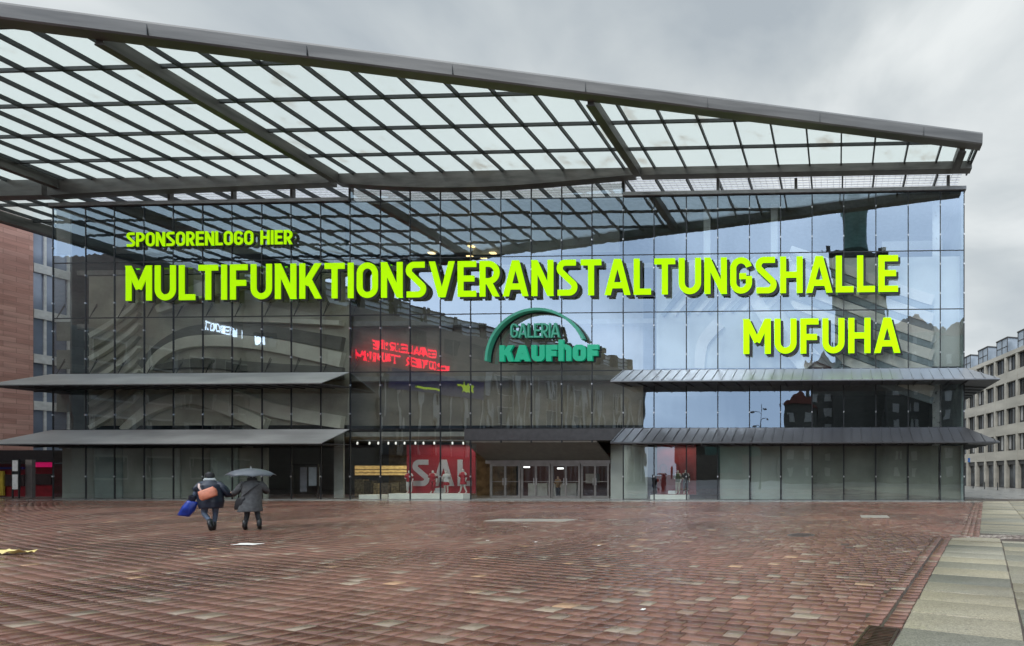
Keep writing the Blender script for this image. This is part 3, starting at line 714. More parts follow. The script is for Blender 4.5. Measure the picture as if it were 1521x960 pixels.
# green department store logo: arch and two lines of letters
grn = mat('green_logo_letters', (.004,.30,.16), .4, 0, .05, emit=(.004,.30,.16), es=.35); grn2 = mat('pale_green_arch', (.05,.34,.22), .4, 0, .1, emit=(.03,.25,.15), es=.1)
kh = empty('store_logo_sign', (PX(800,-.4), 0, PZ(537,800,-.4)), 'green store logo sign reading GALERIA KAUFhOF beneath an arch', 'sign')
Y = -.45
cX, cZ = P(797, 536, Y); X720, _ = P(722, 536, Y); rr_ = cX-X720
MF0 = Matrix(((1,0,0,0),(0,0,-1,0),(0,1,0,0),(0,0,0,1)))
pts = [(cX+rr_*math.cos(R(a)), cZ+rr_*math.sin(R(a))) for a in range(180, 21, -4)]
MB().ribbon(pts, .17, MF0, .15, .48).build('arch', grn2, kh)
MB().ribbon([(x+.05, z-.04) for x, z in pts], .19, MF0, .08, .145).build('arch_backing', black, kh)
def logo_text(txt, px0, px1, yt, yb, t, gap, mt, hk=1):
    X0, Z0 = P(px0, yb, Y); X1, _ = P(px1, yb, Y); Z1 = P(px0, yt, Y)[1]
    Mx = Matrix(((1,0,0,0),(0,0,-1,0),(0,1,0,Z0),(0,0,0,1)))
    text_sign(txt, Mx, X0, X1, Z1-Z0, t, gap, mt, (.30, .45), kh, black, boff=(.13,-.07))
logo_text('GALERIA', 758, 831, 480.5, 502, .13, .06, grn2)
logo_text('KAUFhOF', 741, 889, 513, 537, .27, .03, grn)
MB().tube([(PX(741,-.1), -.1, PZ(539,800)), (PX(885,-.1), -.1, PZ(539,800))], .03, 6).build('support_rail', M['mullion'], kh)
MB().tube([(PX(757,-.1), -.1, PZ(503,800)), (PX(831,-.1), -.1, PZ(503,800))], .03, 6).build('support_rail', M['mullion'], kh)

# ------------------------------------------------------------ figures
def skin_body(name, joints, edges, m, parent, sub=1, root=0):
    me = bpy.data.meshes.new(name); me.from_pydata([j[:3] for j in joints], edges, []); me.update()
    o = bpy.data.objects.new(name, me); COL.objects.link(o)
    bm = bmesh.new(); bm.from_mesh(me); ly = bm.verts.layers.skin.verify(); bm.verts.ensure_lookup_table()
    for i, j in enumerate(joints):
        rd = j[3] if isinstance(j[3], tuple) else (j[3], j[3]); bm.verts[i][ly].radius = rd
        bm.verts[i][ly].use_root = (i == root)
    bm.to_mesh(me); bm.free()
    s = o.modifiers.new('skin', 'SKIN'); s.use_smooth_shade = True; sb = o.modifiers.new('sub', 'SUBSURF'); sb.levels = sub+1; sb.render_levels = sub+1
    dg = bpy.context.evaluated_depsgraph_get(); dg.update(); me2 = bpy.data.meshes.new_from_object(o.evaluated_get(dg))
    bpy.data.objects.remove(o); me2.name = name
    o2 = bpy.data.objects.new(name, me2); COL.objects.link(o2); me2.materials.clear(); me2.materials.append(m); o2.parent = parent
    me2.polygons.foreach_set('use_smooth', [True]*len(me2.polygons)); return o2
def fingers(mb, wrist, hand, palm_n, side):
    "five curled fingers beyond the palm end"
    w_ = Vector(wrist); h_ = Vector(hand); d = (h_-w_).normalized(); n_ = Vector(palm_n).normalized(); s_ = d.cross(n_).normalized()*side
    for k, (off, ln) in enumerate(((-.030,.062),(-.011,.074),(.009,.070),(.027,.056))):
        p = h_+s_*off; mb.tube([p-d*.02, p+d*ln*.45, p+d*ln*.75+n_*ln*.3, p+d*ln*.7+n_*ln*.75], [.0095,.009,.008,.0065], 6)
    p = w_+d*.03-s_*.034; mb.tube([p, p-s_*.025+d*.025, p-s_*.02+d*.06+n_*.012], [.011,.0105,.008], 6)
skin_m = mat('skin', (.48,.30,.22), .5, 0, .08)
def person(name, loc, rot, label, pose, mats, cat='person', group=None):
    e = empty(name, loc, label, cat, group); e.rotation_euler = (0, 0, rot)
    J = pose; body = []; idx = {}
    for kx, v in J.items(): idx[kx] = len(body); body.append(v)
    E_ = [('pelvis','belly'),('belly','chest'),('chest','neck'),('neck','jaw'),('jaw','crown')]
    for s_ in 'lr':
        E_ += [('chest','sh'+s_),('sh'+s_,'el'+s_),('el'+s_,'wr'+s_),('wr'+s_,'hand'+s_),('pelvis','hip'+s_),('hip'+s_,'kn'+s_),('kn'+s_,'an'+s_),('an'+s_,'toe'+s_)]
    if cat == 'person' and group is None and name == 'person' and loc[1] < -5: e.scale = (.80, .9, 1)
    b = skin_body('body', body, [(idx[a], idx[c]) for a, c in E_], mats['body'], e)
    return e
def std_pose(lean=(0,0), **kw):
    J = dict(pelvis=(0,0,.96,(.15,.11)), belly=(0,0,1.12,(.14,.10)), chest=(0,0,1.36,(.17,.11)), neck=(0,.0,1.50,(.06,.06)), jaw=(0,.02,1.59,(.075,.085)), crown=(0,.01,1.70,(.07,.08)),
             shl=(-.18,0,1.42,(.06,.06)), ell=(-.25,0,1.14,(.045,.045)), wrl=(-.25,.08,.90,(.03,.03)), handl=(-.25,.10,.82,(.035,.02)),
             shr=(.18,0,1.42,(.06,.06)), elr=(.25,0,1.14,(.045,.045)), wrr=(.25,.08,.90,(.03,.03)), handr=(.25,.10,.82,(.035,.02)),
             hipl=(-.10,0,.88,(.09,.09)), knl=(-.10,.02,.50,(.06,.06)), anl=(-.10,-.02,.09,(.042,.042)), toel=(-.10,.14,.04,(.04,.035)),
             hipr=(.10,0,.88,(.09,.09)), knr=(.10,.02,.50,(.06,.06)), anr=(.10,-.02,.09,(.042,.042)), toer=(.10,.14,.04,(.04,.035)))
    J.update(kw); return J
def shell(name, rings, m, e, n=20, folds=0., seed=0, caps=True):
    "clothing lofted through rings (x, y, z, rx, ry)"
    rnd = random.Random(seed); ph = [rnd.random()*6.28 for _ in range(6)]
    # interpolate rings
    rr = []
    for a, b_ in zip(rings[:-1], rings[1:]):
        for k in range(5):
            t = k/5; rr.append([a[i]+(b_[i]-a[i])*t for i in range(5)])
    rr.append(list(rings[-1])); vs = []; fs = []
    for ri, (x, y, z, rx_, ry_) in enumerate(rr):
        for j in range(n):
            a = 2*math.pi*j/n; f = 1+folds*(math.sin(5*a+ph[0]+z*3)*.5+math.sin(9*a+ph[1]-z*7)*.35+math.sin(z*38+ph[2]+a)*.3)
            vs.append((x+math.cos(a)*rx_*f, y+math.sin(a)*ry_*f, z))
    for i in range(len(rr)-1):
        for j in range(n): fs.append((i*n+j, i*n+(j+1) % n, (i+1)*n+(j+1) % n, (i+1)*n+j))
    if caps: fs += [tuple(range(n-1,-1,-1)), tuple((len(rr)-1)*n+j for j in range(n))]
    o = MB().add(vs, fs).build(name, m, None, smooth=True); o.parent = e; return o
def lp(o, e): o.parent = e; return o
def lbuild(mb, name, m, e, smooth=False): return lp(mb.build(name, m, None, smooth=smooth), e)

# person in dark puffer jacket, hunched, walking away from the camera towards the right
navy = mat('navy_quilted_jacket', (.012,.018,.035), .42, 0, .3, 6, bump=.01, use_obj=True, vscale=(1,1,5)); jeans = mat('blue_jeans', (.07,.10,.15), .7, 0, .3, 12)
blk = mat('black_cloth', (.012,.012,.014), .6, 0, .3, 8); grey_coat = mat('grey_wool_coat', (.075,.078,.08), .85, 0, .25, 14); boots = mat('black_boots', (.01,.01,.01), .35)
gx, gy = G(314, 788)
pa = person('person', (gx, gy, 0), R(50), 'person in a dark navy jacket and jeans striding with an orange bag', std_pose(
    pelvis=(-.02,-.02,.93,(.16,.13)), belly=(-.03,.03,1.10,(.16,.12)), chest=(-.05,.10,1.33,(.19,.13)), neck=(-.05,.17,1.47,(.06,.06)), jaw=(-.05,.24,1.55,(.075,.085)), crown=(-.06,.26,1.66,(.075,.08)),
    shl=(-.24,.10,1.39,(.08,.08)), ell=(-.36,.05,1.12,(.065,.065)), wrl=(-.42,.05,.88,(.035,.035)), handl=(-.43,.06,.79,(.038,.022)),
    shr=(.16,.10,1.38,(.08,.08)), elr=(.34,.08,1.12,(.065,.065)), wrr=(.50,.12,1.10,(.04,.04)), handr=(.58,.14,1.13,(.038,.022)),
    hipl=(-.13,-.02,.85,(.11,.11)), knl=(-.17,.05,.50,(.075,.075)), anl=(.00,-.34,.30,(.05,.05)), toel=(.02,-.38,.15,(.045,.04)),
    hipr=(.09,.0,.85,(.11,.11)), knr=(.08,.12,.47,(.07,.07)), anr=(.05,.02,.09,(.05,.05)), toer=(.03,.17,.045,(.045,.04))), {'body': jeans})
shell('jacket', [(-.01,-.02,.66,.27,.21),(-.01,.0,.86,.31,.25),(-.04,.05,1.12,.31,.24),(-.05,.10,1.36,.29,.21),(-.05,.14,1.47,.17,.14),(-.05,.19,1.54,.10,.10)], navy, pa, folds=.045, seed=2)
lbuild(MB().tube([(-.20,.10,1.40),(-.34,.06,1.20),(-.42,.04,1.02),(-.45,.05,.86)], [.11,.115,.10,.07], 12), 'sleeve', navy, pa, True)
lbuild(MB().tube([(.12,.10,1.40),(.27,.06,1.22),(.38,.08,1.06),(.50,.12,1.07),(.56,.14,1.11)], [.11,.12,.11,.09,.065], 12), 'sleeve', navy, pa, True)
shell('hood', [(-.05,.15,1.46,.16,.11),(-.05,.14,1.52,.15,.10),(-.05,.17,1.56,.12,.09)], mat('pale_hood_trim', (.35,.38,.38), .8), pa, folds=.05)
shell('hat', [(-.06,.24,1.585,.115,.125),(-.06,.25,1.64,.118,.125),(-.06,.25,1.70,.10,.11),(-.06,.25,1.745,.05,.06)], blk, pa, folds=.02)
hd = MB(); fingers(hd, (-.42,.05,.88), (-.43,.06,.79), (.3,.6,-.1), 1); fingers(hd, (.50,.12,1.10), (.58,.14,1.13), (0,.6,-.5), 1); lbuild(hd, 'hand', skin_m, pa, True)
lbuild(MB().tube([(.00,-.30,.33),(.005,-.36,.23),(.02,-.40,.14),(.03,-.36,.06),(.03,-.33,.04)], [.068,.072,.066,.06,.04], 10), 'boot', boots, pa, True)
lbuild(MB().tube([(.05,.0,.26),(.05,.0,.10),(.045,.06,.055),(.035,.17,.05),(.03,.24,.045)], [.068,.07,.062,.055,.035], 10), 'boot', boots, pa, True)
# bags carried by the navy person
def W_(e, p): return e.location+Matrix.Rotation(e.rotation_euler.z, 3, 'Z')@Vector(p)
def bag(name, label, cat, origin, parts):
    e = empty(name, origin, label, cat)
    for (mb, nm, mt) in parts: lp(mb.build(nm, mt, None, smooth=True), e)
    return e
org = mat('orange_pink_bag', (.62,.22,.13), .5, 0, .2, 8)
def bag_shape(w0, h0, d0, tilt=0, n=18, seed=1):
    mb = MB(); rnd = random.Random(seed); vs = []; fs = []; rows = 9
    for i in range(rows):
        t = i/(rows-1); z = -h0+h0*t; ww = w0*(.80+.28*math.sin(t*math.pi*.75+.5)); dd = d0*(.35+.65*math.sin(math.pi*min(.96, t*.8+.16)))
        for j in range(n):
            a = 2*math.pi*j/n; ca, sa = math.cos(a), math.sin(a)
            x = ww*math.copysign(abs(ca)**.8, ca); y = dd*math.copysign(abs(sa)**.7, sa); f = 1+.06*math.sin(5*a+t*7+seed)
            vs.append((x*f+tilt*t, y*f, z))
    for i in range(rows-1):
        for j in range(n): fs.append((i*n+j, i*n+(j+1) % n, (i+1)*n+(j+1) % n, (i+1)*n+j))
    fs += [tuple(range(n-1,-1,-1)), tuple((rows-1)*n+j for j in range(n))]
    return mb.add(vs, fs)
ob = bag('shoulder_bag', 'orange pink bag with pale strap slung across a navy jacket', 'bag', W_(pa, (-.13,-.28,1.21)),
    [(bag_shape(.17,.27,.08,.06,seed=3), 'bag_body', org), (MB().tube([(-.04,.02,-.02),(-.02,.08,.12),(.02,.16,.22)], .022, 6), 'strap', mat('pale_strap', (.6,.45,.4), .6))])
ob.rotation_euler = (R(-8), R(-30), R(50))
blue = mat('royal_blue_plastic_bag', (.008,.035,.28), .35, 0, .35, 7, bump=.01)
bb = bag('carrier_bag', 'bulging royal blue carrier bag hanging from a left hand', 'bag', W_(pa, (-.37,.02,.90)),
    [(bag_shape(.115,.46,.10,.05,seed=5), 'bag_body', blue), (MB().tube([(-.05,0,-.01),(-.01,.0,.05),(.05,0,-.01)], .012, 6), 'handle', blue)])
bb.rotation_euler = (R(6), R(16), R(50))

# person in grey coat under the umbrella
gx, gy = G(374, 787)
pb = person('person', (gx, gy, 0), R(47), 'person in a long grey coat with the collar up, walking', std_pose(
    pelvis=(0,0,.93,(.16,.12)), chest=(.0,.05,1.34,(.18,.12)), neck=(0,.08,1.47,(.06,.06)), jaw=(0,.11,1.55,(.075,.085)), crown=(0,.10,1.67,(.072,.08)),
    shl=(-.20,.04,1.40,(.07,.07)), ell=(-.36,.0,1.16,(.06,.06)), wrl=(-.44,.14,1.12,(.04,.04)), handl=(-.48,.18,1.14,(.036,.022)),
    shr=(.20,.04,1.40,(.07,.07)), elr=(.34,.10,1.15,(.06,.06)), wrr=(.24,.26,1.28,(.038,.038)), handr=(.19,.27,1.36,(.036,.022)),
    knl=(-.12,.10,.50,(.075,.075)), anl=(-.16,.0,.10,(.05,.05)), toel=(-.16,.16,.045,(.045,.04)),
    knr=(.13,.02,.50,(.075,.075)), anr=(.20,-.14,.13,(.05,.05)), toer=(.20,.0,.05,(.045,.04))), {'body': blk})
shell('coat', [(-.05,-.02,.55,.31,.27),(-.03,-.01,.75,.28,.24),(-.01,.01,1.0,.25,.20),(0,.03,1.25,.25,.19),(0,.05,1.40,.23,.16),(0,.06,1.47,.13,.12),(0,.08,1.54,.10,.10)], grey_coat, pb, folds=.05, seed=6)
lbuild(MB().tube([(-.17,.05,1.42),(-.29,.02,1.26),(-.37,.02,1.14),(-.44,.13,1.11)], [.095,.10,.09,.07], 12), 'sleeve', grey_coat, pb, True)
lbuild(MB().tube([(.17,.05,1.42),(.28,.07,1.28),(.34,.11,1.15),(.25,.25,1.26)], [.095,.10,.09,.07], 12), 'sleeve', grey_coat, pb, True)
lbuild(MB().tube([(-.20,-.16,1.02),(.0,-.20,1.22),(.19,-.13,1.38)], .016, 6), 'bag_strap', blk, pb)
shell('hat', [(0,.10,1.585,.105,.12),(0,.10,1.64,.108,.12),(0,.10,1.70,.095,.105),(0,.10,1.735,.05,.06)], blk, pb)
shell('collar', [(0,.07,1.49,.13,.13),(0,.08,1.57,.12,.12)], blk, pb)
hd = MB(); fingers(hd, (-.44,.14,1.12), (-.48,.18,1.14), (0,.4,-.6), 1); fingers(hd, (.24,.26,1.28), (.19,.27,1.36), (-.6,.3,.1), 1); lbuild(hd, 'hand', skin_m, pb, True)
lbuild(MB().tube([(-.16,.0,.30),(-.16,-.01,.10),(-.16,.06,.055),(-.16,.19,.05),(-.16,.25,.045)], [.062,.066,.058,.052,.035], 10), 'boot', boots, pb, True)
lbuild(MB().tube([(.19,-.10,.33),(.20,-.16,.13),(.20,-.10,.06),(.20,.0,.05),(.20,.06,.045)], [.062,.066,.058,.052,.035], 10), 'boot', boots, pb, True)
# dark tote hanging at the grey coat
bag('tote_bag', 'black tote bag hanging beside a long grey coat', 'bag', W_(pb, (-.24,-.02,.98)), [(bag_shape(.12,.36,.07,.08,seed=8), 'bag_body', blk), (MB().tube([(-.02,0,-.02),(.04,.0,.30),(.10,0,.42)], .012, 6), 'strap', blk)])
# umbrella
uc = W_(pb, (-.03,.14,1.46)); um = empty('umbrella', uc, 'translucent grey open umbrella held over a grey coat', 'umbrella')
def um_mat():
    m = bpy.data.materials.new('translucent_umbrella_film'); m.use_nodes = True; t = m.node_tree; b = t.nodes['Principled BSDF']
    b.inputs['Base Color'].default_value = (.13,.145,.165,1); b.inputs['Roughness'].default_value = .3; b.inputs['Alpha'].default_value = .66; return m
mb = MB(); n = 8; rings = 6; vs = [(0,0,.40)]; fs = []
seg = 4
for i in range(1, rings+1):
    t = i/rings; a0 = t*1.12; rr0 = .50*math.sin(a0)/math.sin(1.12); z = .40-.22*(1-math.cos(a0))/(1-math.cos(1.12))
    for j in range(n*seg):
        a = 2*math.pi*j/(n*seg); u = (j % seg)/seg; sc_ = 1-.085*t*math.sin(math.pi*u); vs.append((rr0*sc_*math.cos(a), rr0*sc_*math.sin(a), z+.035*t*t*math.sin(math.pi*u)))
NN = n*seg
for j in range(NN): fs.append((0, 1+j, 1+(j+1) % NN))
for i in range(rings-1):
    for j in range(NN): fs.append((1+i*NN+j, 1+(i+1)*NN+j, 1+(i+1)*NN+(j+1) % NN, 1+i*NN+(j+1) % NN))
cano = lbuild(mb.add(vs, fs), 'canopy', um_mat(), um, True)
sd = cano.modifiers.new('s', 'SOLIDIFY'); sd.thickness = .004
for j in range(8):
    a = 2*math.pi*j/8; pts = []
    for i in range(rings+1):
        t = i/rings; a0 = t*1.12; rr0 = .495*math.sin(a0)/math.sin(1.12); pts.append((rr0*math.cos(a), rr0*math.sin(a), .39-.22*(1-math.cos(a0))/(1-math.cos(1.12))))
    lbuild(MB().tube(pts, .005, 5), 'rib', M['fitting'], um)
lbuild(MB().tube([(0,0,.45),(.02,.02,-.0),(.13,.10,-.22)], .010, 6), 'shaft', M['fitting'], um)
lbuild(MB().tube([(0,0,.39),(0,0,.47)], [.02,.006], 6), 'tip', M['fitting'], um)
um.rotation_euler = (R(4), R(3), R(12))

# ------------------------------------------------------------ shop display
red = mat('red_poster', (.28,.014,.024), .5, 0, .06, emit=(.5,.02,.035), es=.02); pale = mat('pale_poster_letters', (.46,.42,.42), .5, 0, .04)
YP = 1.5
po = empty('sale_poster', (PX(653,YP), YP, PZ(733,650,YP)), 'large red backdrop poster reading SAL in pale letters', 'poster')
X0, Z1 = P(604, 661, YP); X1, Z0 = P(706, 733, YP)
mb = MB(); n_ = [(X0, Z0), (X1, Z0), (X1, Z1-.55), (X1-.5, Z1), (X0, Z1)]; mb.prism(n_, MF0, -YP-.05, -YP).build('panel', red, po)
Mx = Matrix(((1,0,0,0),(0,0,-1,-0.0),(0,1,0,P(613,722,YP)[1]),(0,0,0,1)))
text_sign('SAL', Mx, P(613,700,YP)[0], P(701,700,YP)[0], P(613,683,YP)[1]-P(613,722,YP)[1], .19, .12, pale, (-YP+.002, -YP+.03), po)
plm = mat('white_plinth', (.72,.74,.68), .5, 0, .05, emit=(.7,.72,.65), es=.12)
def plinth(px0, px1, y0, label):
    X0, _ = P(px0, 700, .7); X1, _ = P(px1, 700, .7); o = MB().box(X0, X1, .7, 1.4, .025, PZ(y0, (px0+px1)/2, .7)).build('display_plinth', plm, None, bevel=.01); return tag(o, label, 'plinth')
plinth(577, 688, 733.5, 'long white display plinth under the red poster mannequins'); plinth(533, 561, 735, 'low white plinth before the gold lit shelves'); plinth(966, 1019, 735.5, 'pale plinth below the red window with two mannequins')
mann_w = mat('white_mannequin', (.62,.58,.52), .4, 0, .05); redc = mat('red_garment', (.42,.015,.03), .7, 0, .2, 9); whc = mat('white_garment', (.65,.62,.6), .7, 0, .1, 9)
grc = mat('olive_garment', (.10,.12,.06), .8, 0, .2, 9); bei = mat('beige_trousers', (.48,.42,.32), .8, 0, .1); dkc = mat('dark_garment', (.02,.022,.03), .8)
def mannequin(px, yf, Y, h, label, top, legs, body=mann_w, stride=.0, skirt=False, nm='mannequin', cat='mannequin', grp='mannequins in the shop windows'):
    X, Z = P(px, yf, Y); k = h/1.72
    e = person(nm, (X, Y, Z), R(random.uniform(-20, 20)+180), label, std_pose(
        anl=(-.10-stride,-.02,.09,(.042,.042)), toel=(-.12-stride,.12,.04,(.04,.035)), anr=(.10+stride,-.02,.09,(.042,.042)), toer=(.12+stride,.12,.04,(.04,.035)),
        elr=(.30,-.02,1.16,(.045,.045)), wrr=(.18,.12,1.08,(.03,.03)), handr=(.12,.15,1.10,(.035,.02))), {'body': body}, cat, grp)
    e.scale = (k,k,k)
    shell('top', [(0,0,.86,.19,.14),(0,0,1.05,.16,.12),(0,0,1.3,.20,.14),(0,0,1.44,.17,.11),(0,0,1.49,.08,.07)], top, e, 14, .03)
    for s_ in (-1, 1): lbuild(MB().tube([(s_*.17,0,1.43),(s_*.24,0,1.24),(s_*.27,0,1.10)], [.065,.062,.055], 8), 'sleeve', top, e, True)
    if skirt: shell('skirt', [(0,0,.62,.22,.17),(0,0,.92,.17,.13)], legs, e, 14, .05)
    else:
        for s_ in (-1, 1): lbuild(MB().tube([(s_*.09,0,.92),(s_*.10,.01,.6),(s_*(.11+stride*.7),.0,.2)], [.10,.085,.07], 8), 'trouser_leg', legs, e, True)
    return e
mannequin(608, 733, 1.0, 1.60, 'mannequin in a red and white outfit at the left edge of the poster', redc, whc)
mannequin(643, 733, 1.05, 1.60, 'mannequin in a red coat standing before the pale letter S', redc, redc)
mannequin(663, 733, .95, 1.55, 'mannequin in white with a red skirt before the letter A', whc, redc, skirt=True)
mannequin(688, 733, 1.1, 1.70, 'striding mannequin in a red jacket with bare legs', redc, redc, stride=.14, skirt=True)
mannequin(1007, 734, 1.0, 1.62, 'mannequin in an olive top and beige trousers by the red backdrop', grc, bei)
mannequin(1018.5, 734, 1.1, 1.66, 'mannequin dressed in black beside the olive one', dkc, dkc)
X0, Z1 = P(647, 725, .9); X1, Z0 = P(656, 733, .9)
tag(MB().box(X0, X1, .85, 1.15, Z0, Z1).build('display_box', mat('grey_box', (.5,.5,.5), .5), None, bevel=.01), 'small pale grey box on the white plinth among mannequins', 'box')
# red backdrop of the second shop window
bd = empty('shop_backdrop', (PX(995,1.6), 1.6, PZ(735,995,1.6)), 'dark red window backdrop panel behind two mannequins', 'backdrop')
X0, Z1 = P(976, 661, 1.6); X1, Z0 = P(1034, 735, 1.6); MB().box(X0, X1, 1.6, 1.66, Z0, Z1).build('panel', mat('dark_red_backdrop', (.20,.014,.016), .5, 0, .25, 1.2), bd)
for px in (985, 1004):
    X, Z = P(px, 694, 1.55); MB().ribbon([(X-.2, Z-.9), (X-.2, Z)]+arc(X, Z, .2, .2, 180, 0, 8)+[(X+.2, Z-.9)], .05, MF0, -1.595, -1.56).build('arch_trim', mat('deep_red_trim', (.12,.008,.01), .5), bd)
X, Z = P(998, 734, .95); tag(MB().box(X-.24, X+.24, .9, 1.1, Z, Z+.22).build('price_card', mat('white_card', (.8,.8,.8), .5), None, bevel=.005), 'small white card on the plinth of the dark red window', 'card')
X, Z = P(828, 741, 3.4)
mannequin(829, 741, 3.3, 1.68, 'person with fair hair in a tan coat inside the doors', mat('tan_coat', (.30,.17,.08), .8), dkc, body=skin_m, nm='person', cat='person', grp=None)
# dark recess with pale chair near x 455, left of the columns
ds = empty('display_stand', (PX(452,1.2), 1.2, .02), 'dark framed display stand with pale drapes behind the left shop glass', 'display stand')
X0, Z1 = P(433, 692, 1.2); X1, _ = P(473, 692, 1.2)
MB().box(X0, X1, 1.15, 1.25, Z1, Z1+.12).build('top_rail', black, ds); MB().box(X0, X0+.08, 1.15, 1.25, .02, Z1).build('post', black, ds); MB().box(X1-.08, X1, 1.15, 1.25, .02, Z1).build('post', black, ds)
MB().box(X0+.5, X0+.95, 1.3, 1.34, .5, Z1-.1).build('drape', mat('pale_drape', (.28,.28,.32), .8), ds); MB().box(X0+1.05, X1-.15, 1.36, 1.4, .9, Z1-.1).build('lit_panel', mat('pale_lit_panel', (.55,.6,.66), .6), ds)

for (x, y, z, sx, en, c) in ((PX(560), 2.2, 3.9, 3.0, 60, (1,.85,.6)), (PX(655), .9, 3.7, 4.5, 22, (1,.93,.85)), (PX(1000), .9, 3.6, 3.0, 25, (1,.93,.85)), (PX(815,4), 3.6, 3.2, 7.0, 26, (1,.9,.8))):
    ld = bpy.data.lights.new('shop_light', 'AREA'); ld.shape = 'RECTANGLE'; ld.size = sx; ld.size_y = .4; ld.energy = en; ld.color = c; lo = bpy.data.objects.new('shop_light', ld); COL.objects.link(lo); lo.location = (x, y, z)
# ------------------------------------------------------------ buildings at the left edge
sand = None
def stone_mat(name, c1, c2, bw=1.2, bh=.42):
    m = bpy.data.materials.new(name); m.use_nodes = True; t = m.node_tree; b = t.nodes['Principled BSDF']; N = t.nodes.new; K = t.links.new
    g = N('ShaderNodeNewGeometry'); s = N('ShaderNodeSeparateXYZ'); K(g.outputs['Position'], s.inputs[0]); ad = N('ShaderNodeMath'); K(s.outputs['X'], ad.inputs[0]); K(s.outputs['Y'], ad.inputs[1])
    cb = N('ShaderNodeCombineXYZ'); K(ad.outputs[0], cb.inputs[0]); K(s.outputs['Z'], cb.inputs[1])
    br = N('ShaderNodeTexBrick'); br.inputs['Scale'].default_value = 1; br.inputs['Brick Width'].default_value = bw; br.inputs['Row Height'].default_value = bh; br.inputs['Mortar Size'].default_value = .008; br.inputs['Bias'].default_value = 0
    br.inputs['Color1'].default_value = (*c1, 1); br.inputs['Color2'].default_value = (*c2, 1); br.inputs['Mortar'].default_value = (*[x*.5 for x in c1], 1); K(cb.outputs[0], br.inputs['Vector'])
    n = N('ShaderNodeTexNoise'); n.inputs['Scale'].default_value = 1.6; n.inputs['Detail'].default_value = 7; mp_ = N('ShaderNodeMapping'); mp_.inputs['Scale'].default_value = (.4,.4,2.5); K(g.outputs['Position'], mp_.inputs[0]); K(mp_.outputs[0], n.inputs['Vector'])
    mr = N('ShaderNodeMapRange'); mr.inputs['To Min'].default_value = .6; mr.inputs['To Max'].default_value = 1.4; K(n.outputs[0], mr.inputs['Value'])
    v = N('ShaderNodeVectorMath'); v.operation = 'SCALE'; K(br.outputs['Color'], v.inputs[0]); K(mr.outputs[0], v.inputs['Scale']); K(v.outputs[0], b.inputs['Base Color']); b.inputs['Roughness'].default_value = .8; return m
rsm = stone_mat('red_sandstone', (.52,.27,.215), (.66,.38,.31))
rb = empty('sandstone_building', (-80, -1, 0), 'windowless red sandstone clad building beside the side street', 'building')
MB().box(-96, -68, -4, 7.0, 3.6, 25).build('wall', rsm, rb)
MB().box(-96, -68.3, -4, 7.0, 0, 3.59).build('ground_floor', mat('dark_ground_floor', (.06,.05,.05), .4), rb)
wbld = empty('office_building', (-80, 24, 0), 'office building with pale blue glass bands and white spandrels behind the sandstone wall', 'building')
MB().box(-96, -68.25, 7.05, 60, 0, 26).build('wall', mat('blue_glass_wall', (.30,.35,.45), .15, .3, .25, .5), wbld)
for z in (2.9, 7.2, 11.2, 15.0, 18.9, 22.8):
    MB().box(-68.24, -68.05, 7.06, 60, z, z+.75).build('spandrel', mat('white_spandrel', (.68,.68,.66), .6), wbld)
for y in np.arange(7.6, 44, 1.2): MB().box(-68.24, -68.12, y, y+.12, 3.7, 26).build('window_bar', mat('white_spandrel', (.68,.68,.66), .6), wbld)
# red kiosk and its magenta sign, info panels
ki = empty('shop_kiosk', (-60, 5, 0), 'dark red kiosk with a magenta sign and black canopy at the side street', 'kiosk')
def kb(x0, x1, y0, y1, Y, d, nm, mt):
    X0, Z1 = P(x0, y0, Y); X1, Z0 = P(x1, y1, Y); return MB().box(X0, X1, Y, Y+d, max(0, Z0), Z1).build(nm, mt, ki)
kb(-30, 79, 689, 742, 3.3, 3, 'body', mat('dark_red_panel', (.15,.008,.014), .35, 0, .25)); kb(2, 36, 705, 722, 3.22, .06, 'window', mat('kiosk_window', (.03,.02,.02), .1)); kb(42, 76, 704, 720, 3.22, .06, 'window', MATS['kiosk_window'])
kb(40, 74, 687, 694, 3.15, .12, 'magenta_sign', mat('magenta_sign', (.50,.01,.10), .5, emit=(.6,.01,.12), es=.4)); kb(40, 47, 687.5, 693.5, 3.1, .04, 'sign_emblem', mat('white_card', (.8,.8,.8), .5))
kb(-30, 79, 669, 686, 2.6, 3.4, 'canopy', black); kb(-30, 34, 694, 697, 3.18, .1, 'blue_band', mat('navy_band', (.03,.04,.2), .5)); kb(-4, 4, 700, 736, 3.15, .1, 'yellow_door', mat('yellow_door', (.45,.33,.04), .5))
kb(-30, 79, 738, 740, 3.2, .09, 'base_trim', mat('grey_trim', (.3,.3,.3), .5))
kb(-30, 16, 663, 690, 2.9, .2, 'awning_roof', mat('white_awning', (.65,.68,.7), .5)) if False else None
def info(px0, px1, yt, ym, label):
    X0, Zt = P(px0, yt, 1.2); X1, _ = P(px1, yt, 1.2); e = empty('info_board', ((X0+X1)/2, 1.2, 0), label, 'info board')
    MB().box(X0, X1, 1.18, 1.24, PZ(700, px0, 1.2), Zt).build('panel', mat('white_board', (.55,.56,.55), .5, 0, .1, 6), e); MB().box(X0, X1, 1.18, 1.24, PZ(ym, px0, 1.2), PZ(705, px0, 1.2)).build('panel', MATS['white_board'], e)
    for x in (X0-.05, X1+.02): MB().box(x, x+.05, 1.18, 1.24, 0, Zt+.1).build('post', M['steel_dark'], e)
    MB().box(X0-.02, X1+.02, 1.25, 1.29, PZ(ym, px0, 1.2)-.04, Zt+.06).build('frame', M['steel_dark'], e)
info(19, 27, 684, 727, 'info board with two white sheets left of the glass store')
